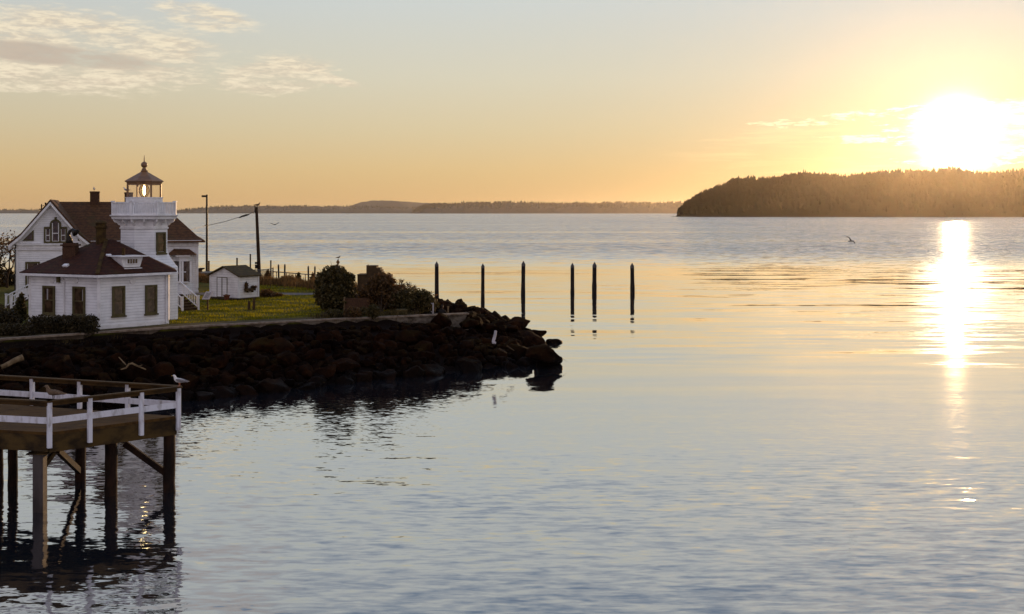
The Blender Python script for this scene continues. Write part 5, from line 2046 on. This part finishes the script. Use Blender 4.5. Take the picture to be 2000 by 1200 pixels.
# ------------------------------------------------------------------ gulls
def standing_gull(name, label, foot, heading, scale, grown=True):
    """a gull at rest: one body swept from bill to tail, folded wings, legs"""
    foot = Vector(foot)
    t = thing(name, foot, label, 'gull', None)
    f = Vector((math.cos(heading), math.sin(heading), 0))
    s = Vector((-f.y, f.x, 0))
    up = Vector((0, 0, 1))
    Q = lambda a, b, c: foot + (f * a + s * b + up * c) * scale
    spine = [(-0.30, 0.155, 0.008, 0.010), (-0.22, 0.165, 0.035, 0.022), (-0.12, 0.180, 0.060, 0.050), (0.0, 0.190, 0.078, 0.075), (0.09, 0.205, 0.075, 0.080), (0.145, 0.245, 0.055, 0.062),
             (0.165, 0.295, 0.042, 0.045), (0.180, 0.335, 0.042, 0.042), (0.205, 0.352, 0.040, 0.038), (0.232, 0.352, 0.026, 0.024), (0.25, 0.349, 0.012, 0.012)]
    seg = 12
    vs, fs = [], []
    for i, (a, c, ry, rz_) in enumerate(spine):
        a0, a1 = spine[max(i - 1, 0)], spine[min(i + 1, len(spine) - 1)]
        tg = Vector((a1[0] - a0[0], 0, a1[1] - a0[1])).normalized()
        nz = Vector((-tg.z, 0, tg.x))
        for k in range(seg):
            th = 2 * math.pi * k / seg
            vs.append(Q(a + nz.x * rz_ * math.sin(th), ry * math.cos(th), c + nz.z * rz_ * math.sin(th)))
    for i in range(len(spine) - 1):
        for k in range(seg):
            k2 = (k + 1) % seg
            fs.append((i * seg + k, i * seg + k2, (i + 1) * seg + k2, (i + 1) * seg + k))
    fs += [tuple(range(seg)), tuple((len(spine) - 1) * seg + k for k in range(seg))]
    MB().add(vs, fs).build('body', M['gullwhite' if grown else 'gullbrown'], t, smooth=True)
    for sg_ in (-1, 1):
        w = [(0.10, 0.075, 0.225, 0.02), (0.02, 0.085, 0.215, 0.05), (-0.10, 0.070, 0.200, 0.045), (-0.22, 0.045, 0.182, 0.028), (-0.34, 0.018, 0.168, 0.008)]
        vs, fs = [], []
        for (a, b_, c, r_) in w:
            for k in range(8):
                th = 2 * math.pi * k / 8
                vs.append(Q(a, sg_ * (b_ - 0.004 + 0.016 * math.cos(th)), c + r_ * math.sin(th)))
        for i in range(len(w) - 1):
            for k in range(8):
                k2 = (k + 1) % 8
                fs.append((i * 8 + k, i * 8 + k2, (i + 1) * 8 + k2, (i + 1) * 8 + k))
        fs += [tuple(range(8)), tuple((len(w) - 1) * 8 + k for k in range(8))]
        MB().add(vs, fs).build('wing', M['gullgrey' if grown else 'gullbrown'], t, smooth=True)
        MB().tube([Q(0.01, sg_ * 0.03, 0.13), Q(0.0, sg_ * 0.03, 0.06), Q(0.01, sg_ * 0.03, 0.0), Q(0.06, sg_ * 0.035, 0.003)], [0.012 * scale, 0.007 * scale, 0.007 * scale, 0.008 * scale], 6).build('leg', M['leg'] if grown else M['gulldark'], t)
    MB().tube([Q(0.245, 0, 0.350), Q(0.285, 0, 0.345), Q(0.305, 0, 0.332)], [0.012 * scale, 0.011 * scale, 0.003 * scale], 6).build('beak', M['beak'] if grown else M['gulldark'], t)
    return t


def flying_gull(label, c, scale, lw, rw, heading, mat='gulldark'):
    """lw / rw: wing joints as (out, up) from the shoulder, root to tip"""
    c = Vector(c)
    t = thing('flying_gull', c, label, 'gull')
    f = Vector((math.cos(heading), math.sin(heading), 0))
    s = Vector((1, 0, 0))
    up = Vector((0, 0, 1))
    bs = [(-0.19, 0.004), (-0.15, 0.018), (-0.08, 0.030), (0.0, 0.036), (0.07, 0.032), (0.12, 0.023), (0.15, 0.020), (0.175, 0.010), (0.20, 0.003)]
    MB().tube([c + f * (a * scale) + up * (0.06 * a * scale) for a, r_ in bs], [r_ * scale for a, r_ in bs], 10).build('body', M[mat], t, smooth=True)
    dp = Vector((-f.y, f.x, 0)) if abs(f.x) > 0.7 else f
    for sg_, pts_ in ((-1, lw), (1, rw)):
        vs, fs = [], []
        n = len(pts_)
        for i, (o_, u_) in enumerate(pts_):
            ch_ = scale * (0.046 - 0.018 * i / (n - 1))
            p = c + s * (sg_ * o_ * scale) + up * (u_ * scale)
            th = 0.026 * scale * (1.2 - 0.5 * i / n)
            ax = f
            for (da, dz2) in ((ch_, 0), (0, th), (-ch_, 0), (0, -th)):
                vs.append(p + ax * da + up * dz2)
        for i in range(n - 1):
            for k in range(4):
                k2 = (k + 1) % 4
                fs.append((i * 4 + k, i * 4 + k2, (i + 1) * 4 + k2, (i + 1) * 4 + k))
        fs += [(0, 1, 2, 3), tuple((n - 1) * 4 + k for k in range(4))]
        MB().add(vs, fs).build('wing', M[mat], t)
    return t


# flying: 1661,468 (span ~17 px) and 538,437
D = 60.0
k = D / F
c = PD(1661.8, 471.3, D)
flying_gull('dark gull in flight over the water left of the sun glitter', c, 1.0,
            [(0.0, 0.01), (0.5 * k, 2.3 * k), (1.4 * k, 4.6 * k), (3.4 * k, 7.0 * k), (6.2 * k, 8.2 * k), (8.2 * k, 8.2 * k)], [(0, 0.0), (2.0 * k, 0.2 * k), (4.6 * k, -0.2 * k), (6.4 * k, -1.8 * k), (7.6 * k, -4.4 * k)], 0.12)
D = 100.0
k = D / F
flying_gull('tiny gull gliding with raised wings right of the utility pole', PD(537, 439, D), 1.0,
            [(0, 0), (3 * k, 0.6 * k), (6 * k, 1.9 * k), (8.5 * k, 2.2 * k)], [(0, 0), (2.5 * k, 1.0 * k), (5 * k, 2.4 * k), (8 * k, 4.2 * k)], 1.2)

# ------------------------------------------------------------------ pier
DZ = 2.52
K_ = at(346, 813, DZ)
J_ = at(98, 845, DZ)
e1 = (J_ - K_).normalized()
back_dir = Vector((-0.945, 0.327, 0)).normalized()
fr_dir = Vector((-0.972, 0.236, 0)).normalized()
A_ = K_ + back_dir * 22
Bq = J_ + fr_dir * 20
pier = thing('pier', (J_.x, J_.y, 0), 'timber fishing pier with white railings standing on tall dark piles', 'pier')
rim = [(K_.x, K_.y), (A_.x, A_.y), (Bq.x, Bq.y), (J_.x, J_.y)]
MB().prism(rim, DZ - 0.09, DZ).build('deck', M['deck'], pier)
ins = lambda p, k: (p.x, p.y)
cdk = (K_ + A_ + Bq + J_) / 4


def inset(p, d):
    v = (Vector((cdk.x, cdk.y, 0)) - Vector((p.x, p.y, 0))).normalized()
    return (p.x + v.x * d, p.y + v.y * d)


mb = MB()
for a, b, hgt in ((K_, J_, 0.52), (J_, Bq, 0.50), (K_, A_, 0.50)):
    ia, ib = Vector((*inset(a, 0.05), 0)), Vector((*inset(b, 0.05), 0))
    mb.bar(ia + Vector((0, 0, DZ - 0.09 - hgt / 2)), ib + Vector((0, 0, DZ - 0.092 - hgt / 2)), 0.12, hgt)
mb.build('rim_joist', M['joist'], pier)
mb = MB()
for q in range(8):
    a = K_.lerp(J_, 0.12)
    p0 = K_.lerp(J_, 0.08 + 0.12 * q) + Vector((0, 0, 0))
    mb.bar(Vector((p0.x, p0.y, DZ - 0.30)) + fr_dir * 0.3, Vector((p0.x, p0.y, DZ - 0.30)) + fr_dir * 9, 0.10, 0.30)
mb.build('joist', M['joist'], pier)
# railing
RT = DZ + 0.97
mb, mm = MB(), MB()


def rail_line(a, b, posts, low, nm='post', wp=0.13):
    d = (b - a).normalized()
    s = Vector((-d.y, d.x, 0))
    mb.bar(Vector((a.x, a.y, RT)) - d * 0.10, Vector((b.x, b.y, RT)) + d * 0.10, 0.20, 0.05)
    mb.bar(Vector((a.x, a.y, RT - 0.085)), Vector((b.x, b.y, RT - 0.085)), 0.055, 0.11)
    mm.bar(Vector((a.x, a.y, DZ + 0.38)), Vector((b.x, b.y, DZ + 0.38)), 0.045, 0.19)
    for f_ in posts:
        p = a.lerp(b, f_)
        MB().box((p.x, p.y, (RT - 0.03 + DZ + low) / 2), (wp, wp, RT - 0.03 - DZ - low), d).build(nm, M['rail'], pier, bevel=0.008)


def frac_of(px, a, b):
    """where the upright at pixel column px stands along a-b"""
    best, bf = 1e9, 0
    for i in range(1001):
        p = a.lerp(b, i / 1000)
        e = abs(CX + p.x * F / p.y - px)
        if e < best:
            best, bf = e, i / 1000
    return bf


Kr, Jr = K_ + Vector((0.06, -0.06, 0)), J_ + Vector((0.02, -0.10, 0))
rail_line(Kr, Jr, [0.0, frac_of(276, Kr, Jr), frac_of(175.5, Kr, Jr), 1.0], -0.46)
Jb, Bb = J_ + Vector((0, -0.12, 0)), Bq + Vector((0, -0.12, 0))
rail_line(Jb, Bb, [frac_of(-40, Jb, Bb), 0.28, 0.45], -0.46)
Kb, Ab = K_ + Vector((-0.02, 0.10, 0)), A_ + Vector((-0.02, 0.10, 0))
rail_line(Kb, Ab, [frac_of(250, Kb, Ab), frac_of(155.5, Kb, Ab), frac_of(63, Kb, Ab), frac_of(-40, Kb, Ab)], 0.0)
mb.build('top_rail', M['capwood'], pier)
mm.build('mid_rail', M['rail'], pier)
# piles
for (px, D, top, r_, mat) in ((330.5, 37.4, DZ - 0.50, 0.185, 'pile'), (217, 36.9, DZ - 0.62, 0.19, 'pile'), (157, 38.9, DZ - 0.55, 0.17, 'pile'), (25, 38.2, DZ - 0.40, 0.15, 'pile'), (-3, 38.6, DZ - 0.4, 0.15, 'pile'), (-90, 37.5, DZ - 0.4, 0.17, 'pile')):
    p = PD(px, HY, D)
    rng_ = random.Random(int(px))
    pts_, rad_ = [], []
    for q in range(12):
        z = -1.2 + (top + 1.2) * q / 11
        pts_.append((p.x + rng_.uniform(-0.012, 0.012), p.y + rng_.uniform(-0.012, 0.012), z))
        rad_.append(r_ * (1.12 - 0.10 * q / 11 + rng_.uniform(-0.03, 0.03)))
    MB().tube(pts_, rad_, 14).build('pile', M[mat], pier, smooth=True)
# square grey column with a cap plate
p = PD(78, HY, 34.9)
mb = MB()
mb.box((p.x, p.y, (DZ - 0.72 - 1.2) / 2), (0.32, 0.32, DZ - 0.72 + 1.2))
cl_ = mb.build('pile', M['postmetal'], pier)
MB().box((p.x, p.y, DZ - 0.70), (0.66, 0.5, 0.035)).build('cap_plate', M['joist'], cl_)
mb = MB()
mb.box((p.x + 0.06, p.y + 0.05, DZ - 0.61), (0.42, 0.4, 0.15))
mb.build('pile_cap_block', M['joist'], pier)
mb = MB()
mb.bar(PD(243, 866, 37.4), PD(326, 926, 37.5), 0.13, 0.20)
mb.build('brace', M['pile'], pier)
MB().bar(PD(113, 880, 36.2), PD(156, 921, 38.8), 0.13, 0.20).build('brace', M['pile'], pier)
MB().bar(PD(106, 884, 35.4), PD(84, 915, 34.95), 0.10, 0.14).build('brace', M['joist'], pier)

g1 = Vector((Kr.x, Kr.y, RT + 0.028)) + Vector((0.04, 0, 0))
standing_gull('gull', 'white and grey gull standing on the right corner post of the pier', g1, R(170), 0.98)
pj = Jr.lerp(Kr, 0.03)
standing_gull('gull', 'brown young gull resting on the pier rail near the left edge', (pj.x, pj.y, RT + 0.028), R(172), 1.18, False)
pc = hworld(hpt(184, 374, 94.2))
standing_gull('gull', 'gull standing on the left chimney of the house', pc, R(-75), 1.0)
pc = hworld(hpt(247, 376, 94.3))
standing_gull('gull', 'gull perched on the chimney behind the lantern', pc, R(170), 1.15)
pc = PD(660.8, 506.3, 80.5)
standing_gull('gull', 'gull with lifted tail on top of the diamond sign', pc, R(20), 0.62, False)

# ------------------------------------------------------------------ pilings in the water
pr_ = None
row = [(853, 511, 582, 'pointed sea piling nearest the bushes on the point'), (943, 515, 592, 'second pointed sea piling from the bushes, rising behind the boulders'), (1022, 510, 577, 'tallest pointed sea piling in the middle of the row'),
       (1118, 514, 573, 'pointed sea piling with the longest broken reflection, left of a close pair'), (1161, 512, 571, 'thinner farther piling just left of the outermost one'), (1235, 514, 571, 'outermost pointed sea piling farthest from the point')]
protos = {}


def piling(label, px, pt_, pb, group, wpx=7.6, z_bot=-1.5):
    base = at(px, pb, 0.0)
    D = base.y
    ztop = H - (pt_ - HY) * D / F
    r_ = wpx * D / F / 2
    t = thing('sea_piling', base, label, 'piling', group)
    rg = random.Random(int(px * 10))
    lx_, ly_ = rg.uniform(-0.035, 0.035), rg.uniform(-0.03, 0.03)
    r_ *= rg.uniform(0.9, 1.1)
    pts_, rad_ = [], []
    for q_ in range(9):
        z_ = z_bot + (ztop - 2.6 * r_ - z_bot) * q_ / 8
        f_ = (z_ / ztop) - 0.5
        pts_.append((base.x + lx_ * f_ * 2, base.y + ly_ * f_ * 2, z_))
        rad_.append(r_ * ((1.10 - 0.10 * q_ / 8) + rg.uniform(-0.035, 0.035)) * (1.09 if z_ < 0.7 else 1.0))
    MB().tube(pts_, rad_, 10).build('shaft', M['seapile'], t)
    base = base + Vector((lx_ * 0.9, ly_ * 0.9, 0))
    MB().tube([(base.x, base.y, ztop - 2.6 * r_), (base.x, base.y, ztop - 1.6 * r_), (base.x, base.y, ztop)], [r_ * 1.04, r_ * 1.02, r_ * 0.1], 10).build('cap', M['pilecap'], t)
    return t


for px, a_, b_, lab in row:
    piling(lab, px, a_, b_, 'pilings in the water off the point')
for px, a_, lab in ((544.3, 516, 'left one of the close pair of shore pilings behind the pipe railing'), (556, 515.5, 'right one of the close pair of shore pilings behind the pipe railing'), (602.3, 519, 'pointed shore piling next to the bush, left of its twin'), (614.8, 519.5, 'pointed shore piling touching the outline of the round bush')):
    piling(lab, px, a_, 566, 'pilings beyond the shore railing', 3.4)
for px, a_, D, lab, w in ((463, 505, 128, 'short dark post rising behind the shed ridge', 2.6), (489, 497.5, 124, 'thin dark post between the shed and the utility pole', 2.4), (529, 510, 112, 'tall thin fence post at the end of the mesh fence', 2.3), (408, 511, 117, 'short dark post hugging the street lamp', 2.6)):
    p = PD(px, a_, D)
    w_ = w * D / F
    o = MB().box((p.x, p.y, (p.z + 1.4) / 2), (w_, w_, p.z - 1.4)).box((p.x, p.y, p.z + 0.03), (w_ * 1.15, w_ * 1.15, 0.06)).build('shore_post', M['seapile'])
    tag(o, lab, 'post')

# ------------------------------------------------------------------ utility pole, lamp, cable, railing
D = 113.0
up_ = thing('utility_pole', PD(506, 546, D), 'slightly leaning wooden utility pole behind the shed with a gull on top', 'utility pole')
a_, b_ = PD(507, 548, D), PD(500.8, 405, D)
MB().tube([a_ - Vector((0, 0, 0.3)), a_.lerp(b_, 0.5), b_], [0.19, 0.17, 0.14], 12).build('pole', M['bark'], up_)
mb = MB()
for py in (514, 519, 523):
    c = PD(500.5, py, D - 0.2)
    mb.box(c, (0.22, 0.26, 0.2))
mb.build('meter_box', M['bronze'], up_)
MB().tube([PD(500.4, 406, D), PD(497, 402, D), PD(498, 414, D), PD(499.5, 418, D)], 0.03, 5).build('wire_loop', M['bronze'], up_)
standing_gull('gull', 'dark gull perched on the top of the utility pole', PD(502.5, 404.6, D), R(10), 1.15, False)
D2 = 118.0
lp = thing('street_lamp', PD(404, 533, D2), 'tall thin street lamp with one flat head beside the house', 'street lamp')
a_, b_ = PD(404, 534, D2), PD(404.2, 380.5, D2)
MB().tube([a_ - Vector((0, 0, 0.2)), b_], [0.13, 0.10], 10).build('pole', M['bronze'], lp)
hd_ = MB()
c0_, c1_ = PD(394.5, 383.6, D2), PD(403, 383.6, D2)
hd_.bar(c0_, c1_, 0.30, 0.20)
hd_.build('lamp_head', M['bronze'], lp)
MB().box(PD(402.5, 440.5, D2 - 0.15), (0.25, 0.12, 0.10)).build('bracket', M['bronze'], lp)
# service cable with a splice bundle
ends = [PD(499, 413, D), PD(484, 419.5, D + 1), PD(470, 423.5, D + 1.6), PD(440, 433, D + 3.3), PD(403.5, 441, D2 - 0.1)]
ends2 = [PD(403.5, 441, D2 - 0.1), PD(390, 444.5, 108), PD(370, 450, 100)]
cb = thing('service_cable', ends[0], 'thin cable with a dark splice strung from the pole to the lamp and house', 'cable')
MB().tube(ends, 0.028, 5).tube(ends2, 0.026, 5).build('wire', M['bronze'], cb)
mb = MB()
for k in range(7):
    p = ends[1].lerp(ends[2], k / 6) + Vector((0, 0, random.uniform(-0.05, 0.06)))
    mb.tube([p + Vector((-0.16, 0, -0.06)), p, p + Vector((0.16, 0, 0.06))], [0.05, 0.085, 0.05], 6)
mb.build('splice', M['bronze'], cb)
# pipe railing along the shore
Dr = 110.0
rl = thing('pipe_railing', PD(575, 550, Dr), 'low pipe railing with thin posts along the far shore', 'railing')
top = [(534, 531), (560, 533), (590, 535.5), (622, 537.5), (640, 538.5)]
MB().tube([PD(px, py, Dr) for px, py in top], 0.05, 6).build('rail', M['galv'], rl)
for px in (540, 559.5, 577.5, 596.5, 614.7, 633):
    ytop = np.interp(px, [t_[0] for t_ in top], [t_[1] for t_ in top])
    MB().tube([PD(px, ytop, Dr), PD(px, 552, Dr)], 0.045, 6).build('post', M['galv'], rl)
mf = thing('mesh_fence', PD(520, 548, Dr), 'short wire mesh fence panel between the utility pole and the railing', 'fence')
MB().tube([PD(497, 527.5, Dr + 1), PD(512, 527.5, Dr + 1), PD(533, 525, Dr)], 0.045, 6).build('rail', M['galv'], mf)
for px, py in ((498, 526.5), (533.5, 523)):
    MB().tube([PD(px, py, Dr + (0 if px > 520 else 1)), PD(px, 551, Dr + (0 if px > 520 else 1))], 0.07, 6).build('post', M['galv'], mf)
mb = MB()
for k in range(-6, 24):
    x0 = 497 + k * 1.6
    for sgn in (1, -1):
        xa, xb = (x0, x0 + 14) if sgn > 0 else (x0 + 14, x0)
        ya, yb = 528, 546
        pa, pb = [xa, ya], [xb, yb]
        lo_, hi_ = 498, 533
        if max(pa[0], pb[0]) < lo_ or min(pa[0], pb[0]) > hi_:
            continue

        def clipx(p_, q_):
            if p_[0] < lo_:
                f_ = (lo_ - p_[0]) / (q_[0] - p_[0]); return [lo_, p_[1] + f_ * (q_[1] - p_[1])]
            if p_[0] > hi_:
                f_ = (p_[0] - hi_) / (p_[0] - q_[0]); return [hi_, p_[1] + f_ * (q_[1] - p_[1])]
            return p_
        pa2, pb2 = clipx(pa, pb), clipx(pb, pa)
        mb.tube([PD(*pa2, Dr + 0.5), PD(*pb2, Dr + 0.5)], 0.012, 3, False)
mb.build('wire_mesh', M['galv'], mf)

# low dark shelter with a pale flat roof and a snag lying on the beach beyond the house
D = 114.0
ht = thing('low_shelter', PD(398, 553, D), 'low dark shelter with a pale flat roof between the house and the shed', 'shelter')
mb = MB()
pbox(mb, 386, 416, 538, 554, D, 2.5)
mb.build('wall', M['brick'], ht)
mb = MB()
pbox(mb, 384, 418, 533, 538.2, D - 0.3, 3.2)
mb.build('roof', M['galv'], ht)
o = MB().tube([PD(385, 529, D + 2), PD(390, 529, D + 2), PD(391.5, 526, D + 2), PD(400, 524.3, D + 2)], [0.20, 0.26, 0.16, 0.05], 8).tube([PD(391, 526, D + 2), PD(390.5, 533, D + 2)], [0.14, 0.34], 8).build('driftwood_snag', M['bark'])
tag(o, 'dark driftwood snag with a slanting arm lying on the shelter roof', 'driftwood')
o = MB()
bpts = [PD(675, 420.2, 8200), PD(678, 419.2, 8200), PD(690, 419.4, 8200), PD(692.5, 420.2, 8200)]
mbx = MB()
pbox(mbx, 675, 692, 419.0, 420.0, 7000, 14)
pbox(mbx, 677, 680, 418.3, 419.0, 7002, 8)
tag(mbx.build('barge', M['brick']), 'tiny distant barge low on the horizon before the left hills', 'boat')

# boat wake: two smooth bright ridges running across the far water
mb = MB()
pts_ = [(1150, 431.5), (1230, 433.0), (1330, 436.0), (1420, 439.5), (1505, 443.0), (1530, 444.2)]
ws = [0.8, 5, 7, 6, 4, 0.5]
vs = []
for (px, py), w in zip(pts_, ws):
    p = at(px, py)
    vs += [(p.x, p.y - w, 0.02), (p.x, p.y, 0.20), (p.x, p.y + w, 0.02)]
fs = []
for i in range(len(pts_) - 1):
    for r_ in range(2):
        fs.append((i * 3 + r_, (i + 1) * 3 + r_, (i + 1) * 3 + r_ + 1, i * 3 + r_ + 1))
fm = surf('wake_foam', (0.62, 0.60, 0.58), (0.42, 0.42, 0.44), 0.6, 0.05)
tag(mb.add(vs, fs).build('wake', fm), kind='structure')

# ------------------------------------------------------------------ riprap boulders
def rock_mesh(seed, flat=0.75):
    rng = np.random.default_rng(seed)
    bm = bmesh.new()
    pts_ = rng.normal(size=(16, 3))
    pts_ /= np.linalg.norm(pts_, axis=1)[:, None]
    pts_ *= np.array([0.62, 0.52, 0.46 * flat / 0.75]) * (0.8 + 0.35 * rng.random((16, 1)))
    for p in pts_:
        bm.verts.new(p)
    bmesh.ops.convex_hull(bm, input=bm.verts)
    bmesh.ops.delete(bm, geom=[v for v in bm.verts if not v.link_faces], context='VERTS')
    bmesh.ops.bevel(bm, geom=[e for e in bm.edges], offset=0.028, segments=1, affect='EDGES', profile=0.6)
    bmesh.ops.triangulate(bm, faces=bm.faces)
    bmesh.ops.subdivide_edges(bm, edges=[e for e in bm.edges if e.calc_length() > 0.16], cuts=1)
    bmesh.ops.triangulate(bm, faces=bm.faces)
    bmesh.ops.subdivide_edges(bm, edges=[e for e in bm.edges if e.calc_length() > 0.12], cuts=1)
    bmesh.ops.triangulate(bm, faces=bm.faces)
    for v in bm.verts:
        nz_ = mnoise.noise(v.co * 3.1 + Vector((seed * 7.3, 0, 0))) * 0.07 + mnoise.noise(v.co * 7 + Vector((0, seed, 0))) * 0.045 + mnoise.noise(v.co * 15 + Vector((0, seed, 3))) * 0.02
        v.co += v.co.normalized() * nz_
    bmesh.ops.recalc_face_normals(bm, faces=bm.faces)
    me = bpy.data.meshes.new('boulder')
    bm.to_mesh(me)
    bm.free()
    for p in me.polygons:
        p.use_smooth = True
    me.materials.append(M['rock'])
    return me


ROCKS = [rock_mesh(100 + i) for i in range(14)]


def place_rock(me, p, s, rng, label, group):
    o = bpy.data.objects.new('boulder', me)
    COL.objects.link(o)
    o.location = p
    o.scale = (s * rng.uniform(0.85, 1.25), s * rng.uniform(0.85, 1.2), s * rng.uniform(0.8, 1.05))
    o.rotation_euler = (rng.uniform(-0.5, 0.5), rng.uniform(-0.5, 0.5), rng.uniform(0, 6.28))
    tag(o, label, 'boulder', group)
    return o


rrng = random.Random(5)
cand = []
tries = 0
while len(cand) < 276 and tries < 60000:
    tries += 1
    x, y = rrng.uniform(-29, 3.6), rrng.uniform(49, 92)
    a = float(poly_sd(np.array([x]), np.array([y]), PL)[0])
    b = float(poly_sd(np.array([x]), np.array([y]), WL)[0])
    if a > -0.7 or b < -0.7:
        continue
    if 73.4 < y < 78 and -7 < x < -2.4:
        continue        # the person's corner and the beach steps
    px = CX + x * F / y
    if px < -30:
        continue
    if y > 80 and px < 830:
        continue
    s = rrng.choice([0.75, 0.85, 0.95, 1.05, 1.2, 1.4, 1.7])
    if b < 0.3:
        s = max(1.1, s * 0.9)
    ok = True
    for (x2, y2, s2) in cand:
        if (x - x2) ** 2 + (y - y2) ** 2 < (0.36 * (s + s2)) ** 2:
            ok = False
            break
    if not ok:
        continue
    cand.append((x, y, s))
for x, y, s in cand:
    z = float(terrain_z([x], [y])[0])
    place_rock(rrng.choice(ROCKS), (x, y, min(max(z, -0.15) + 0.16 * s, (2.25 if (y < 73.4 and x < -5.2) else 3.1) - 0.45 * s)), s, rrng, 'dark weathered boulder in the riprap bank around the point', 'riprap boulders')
# the skyline of the point
for px, py, D, s in ((868, 588, 81, 1.2), (884, 597, 80.5, 1.3), (900, 600, 80, 1.1), (917, 601, 80, 1.3), (934, 604, 79.5, 1.2), (950, 607, 79.5, 1.2), (966, 615, 79, 1.2), (982, 623, 79, 1.3), (998, 630, 78.5, 1.2), (1012, 635, 78.5, 1.2), (1026, 642, 78.5, 1.1),
                     (905, 613, 78.2, 1.5), (925, 617, 77.6, 1.5), (945, 622, 77.2, 1.5), (893, 612, 77.5, 1.0), (918, 612, 74.6, 1.1), (930, 620, 74.4, 1.3), (912, 624, 73.4, 1.1)):
    p = PD(px, py, D)
    p.z -= 0.30 * s
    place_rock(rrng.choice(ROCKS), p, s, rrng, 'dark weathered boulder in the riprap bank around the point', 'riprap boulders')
# small stuff between
rng = np.random.default_rng(9)
vs_all, fs_all = [], []
small = [(np.array([v.co[:] for v in m_.vertices]), np.array([p.vertices[:] for p in m_.polygons])) for m_ in ROCKS[:6]]
cnt, nvs = 0, 0
while cnt < 1100:
    x, y = rng.uniform(-29, 3.2), rng.uniform(49, 90)
    a = float(poly_sd(np.array([x]), np.array([y]), PL)[0])
    b = float(poly_sd(np.array([x]), np.array([y]), WL)[0])
    if a > -0.35 or b < -0.2 or (73.4 < y < 78 and -7 < x < -2.4):
        continue
    s = rng.uniform(0.45, 0.9)
    an = rng.uniform(0, 6.28)
    rot = np.array([[math.cos(an), -math.sin(an), 0], [math.sin(an), math.cos(an), 0], [0, 0, 1]])
    z = float(terrain_z([x], [y])[0])
    bv, bf = small[cnt % 6]
    v = (bv * s * rng.uniform(0.8, 1.2, 3)) @ rot.T + np.array([x, y, min(z + 0.12 * s, 2.2 - 0.3 * s)])
    fs_all.append(bf + nvs)
    nvs += len(bv)
    vs_all.append(v)
    cnt += 1
o = fast_mesh('rubble', np.concatenate(vs_all), np.concatenate(fs_all), M['rock'], nv=3)
tag(o, 'small dark rubble filling the gaps between the boulders', 'rubble', kind='stuff')
# the ones that stand out at the tip
for (px, py, s, sc_, lab, me_i) in ((1081, 664.5, 1.0, (1.15, 0.9, 0.62), 'small lone rock standing in the water off the end of the point', 2), (1070, 690, 2.0, (1.05, 1.0, 0.55), 'flat topped slab jutting out over the water at the tip of the point', 5),
                                    (1055, 700, 2.2, (1.1, 1.0, 0.8), 'big dark block at the water line under the jutting slab', 7), (1035, 668, 2.4, (1.1, 1, 0.85), 'large rounded boulder forming the last hump of the point', 8), (1046, 652, 1.5, (1.2, 1, 0.7), 'rounded rock on the skyline just above the lone rock', 9)):
    z0 = {1081: 0.12, 1070: 0.85, 1055: 0.35, 1035: 0.8, 1046: 0.5}[px]
    p = at(px, py, z0)
    if px == 1081:
        p = at(1082, 667, 0.1)
    if px == 1046:
        p = PD(1040, 656, 79.0)
    if px == 1035:
        p = PD(1030, 672, 76.0)
    o = place_rock(ROCKS[me_i], p, s, rrng, lab, 'riprap boulders')
    o.scale = tuple(s * q_ for q_ in sc_)
    o.rotation_euler = (rrng.uniform(-0.15, 0.15), rrng.uniform(-0.15, 0.15), rrng.uniform(-0.4, 0.4))

# driftwood
D = 66.5
o = MB().tube([PD(962.5, 669, D), PD(965, 662, D + 0.1), PD(967, 655, D + 0.2), PD(968, 647, D + 0.4)], [0.07, 0.10, 0.09, 0.08], 8).tube([PD(962.5, 669, D), PD(968, 670, D - 0.1)], [0.09, 0.07], 6).build('driftwood_log', M['drift_pale'])
tag(o, 'pale upright driftwood log lying on the boulders near the tip', 'driftwood')
D = 54.0
o = MB().tube([PD(-6, 722, D), PD(15, 712, D), PD(30, 704, D + 0.2), PD(45, 698, D + 0.4)], [0.10, 0.12, 0.13, 0.15], 8).build('driftwood_log', M['drift'])
tag(o, 'brown driftwood log on the boulders at the left edge above the pier', 'driftwood')
D = 54.5
o = MB().tube([PD(236, 722, D), PD(246, 719, D), PD(252, 711.5, D), PD(258, 710, D + .1), PD(270, 716, D + .2), PD(285, 722, D + .4)], [0.03, 0.045, 0.05, 0.05, 0.045, 0.03], 6).tube([PD(270, 716, D + .2), PD(278, 713, D + .2)], [0.03, 0.012], 5).tube([PD(232, 698, D + .3), PD(246, 713, D)], [0.025, 0.03], 5).build('driftwood_branch', M['drift'])
tag(o, 'forked bare driftwood branch caught on the dark boulders behind the pier', 'driftwood')
for (x0, y0, x1, y1, dd, lab) in ((975, 682, 990, 690, 64.9, 'short thin stick lying on the boulders right of the pale log'), (990, 676, 1004, 685, 67.2, 'thin grey pole slanting over the boulders near the tip')):
    o = MB().tube([PD(x0, y0, dd), PD(x1, y1, dd - 0.4)], [0.045, 0.03], 6).build('driftwood_stick', M['darkwood'])
    tag(o, lab, 'driftwood')
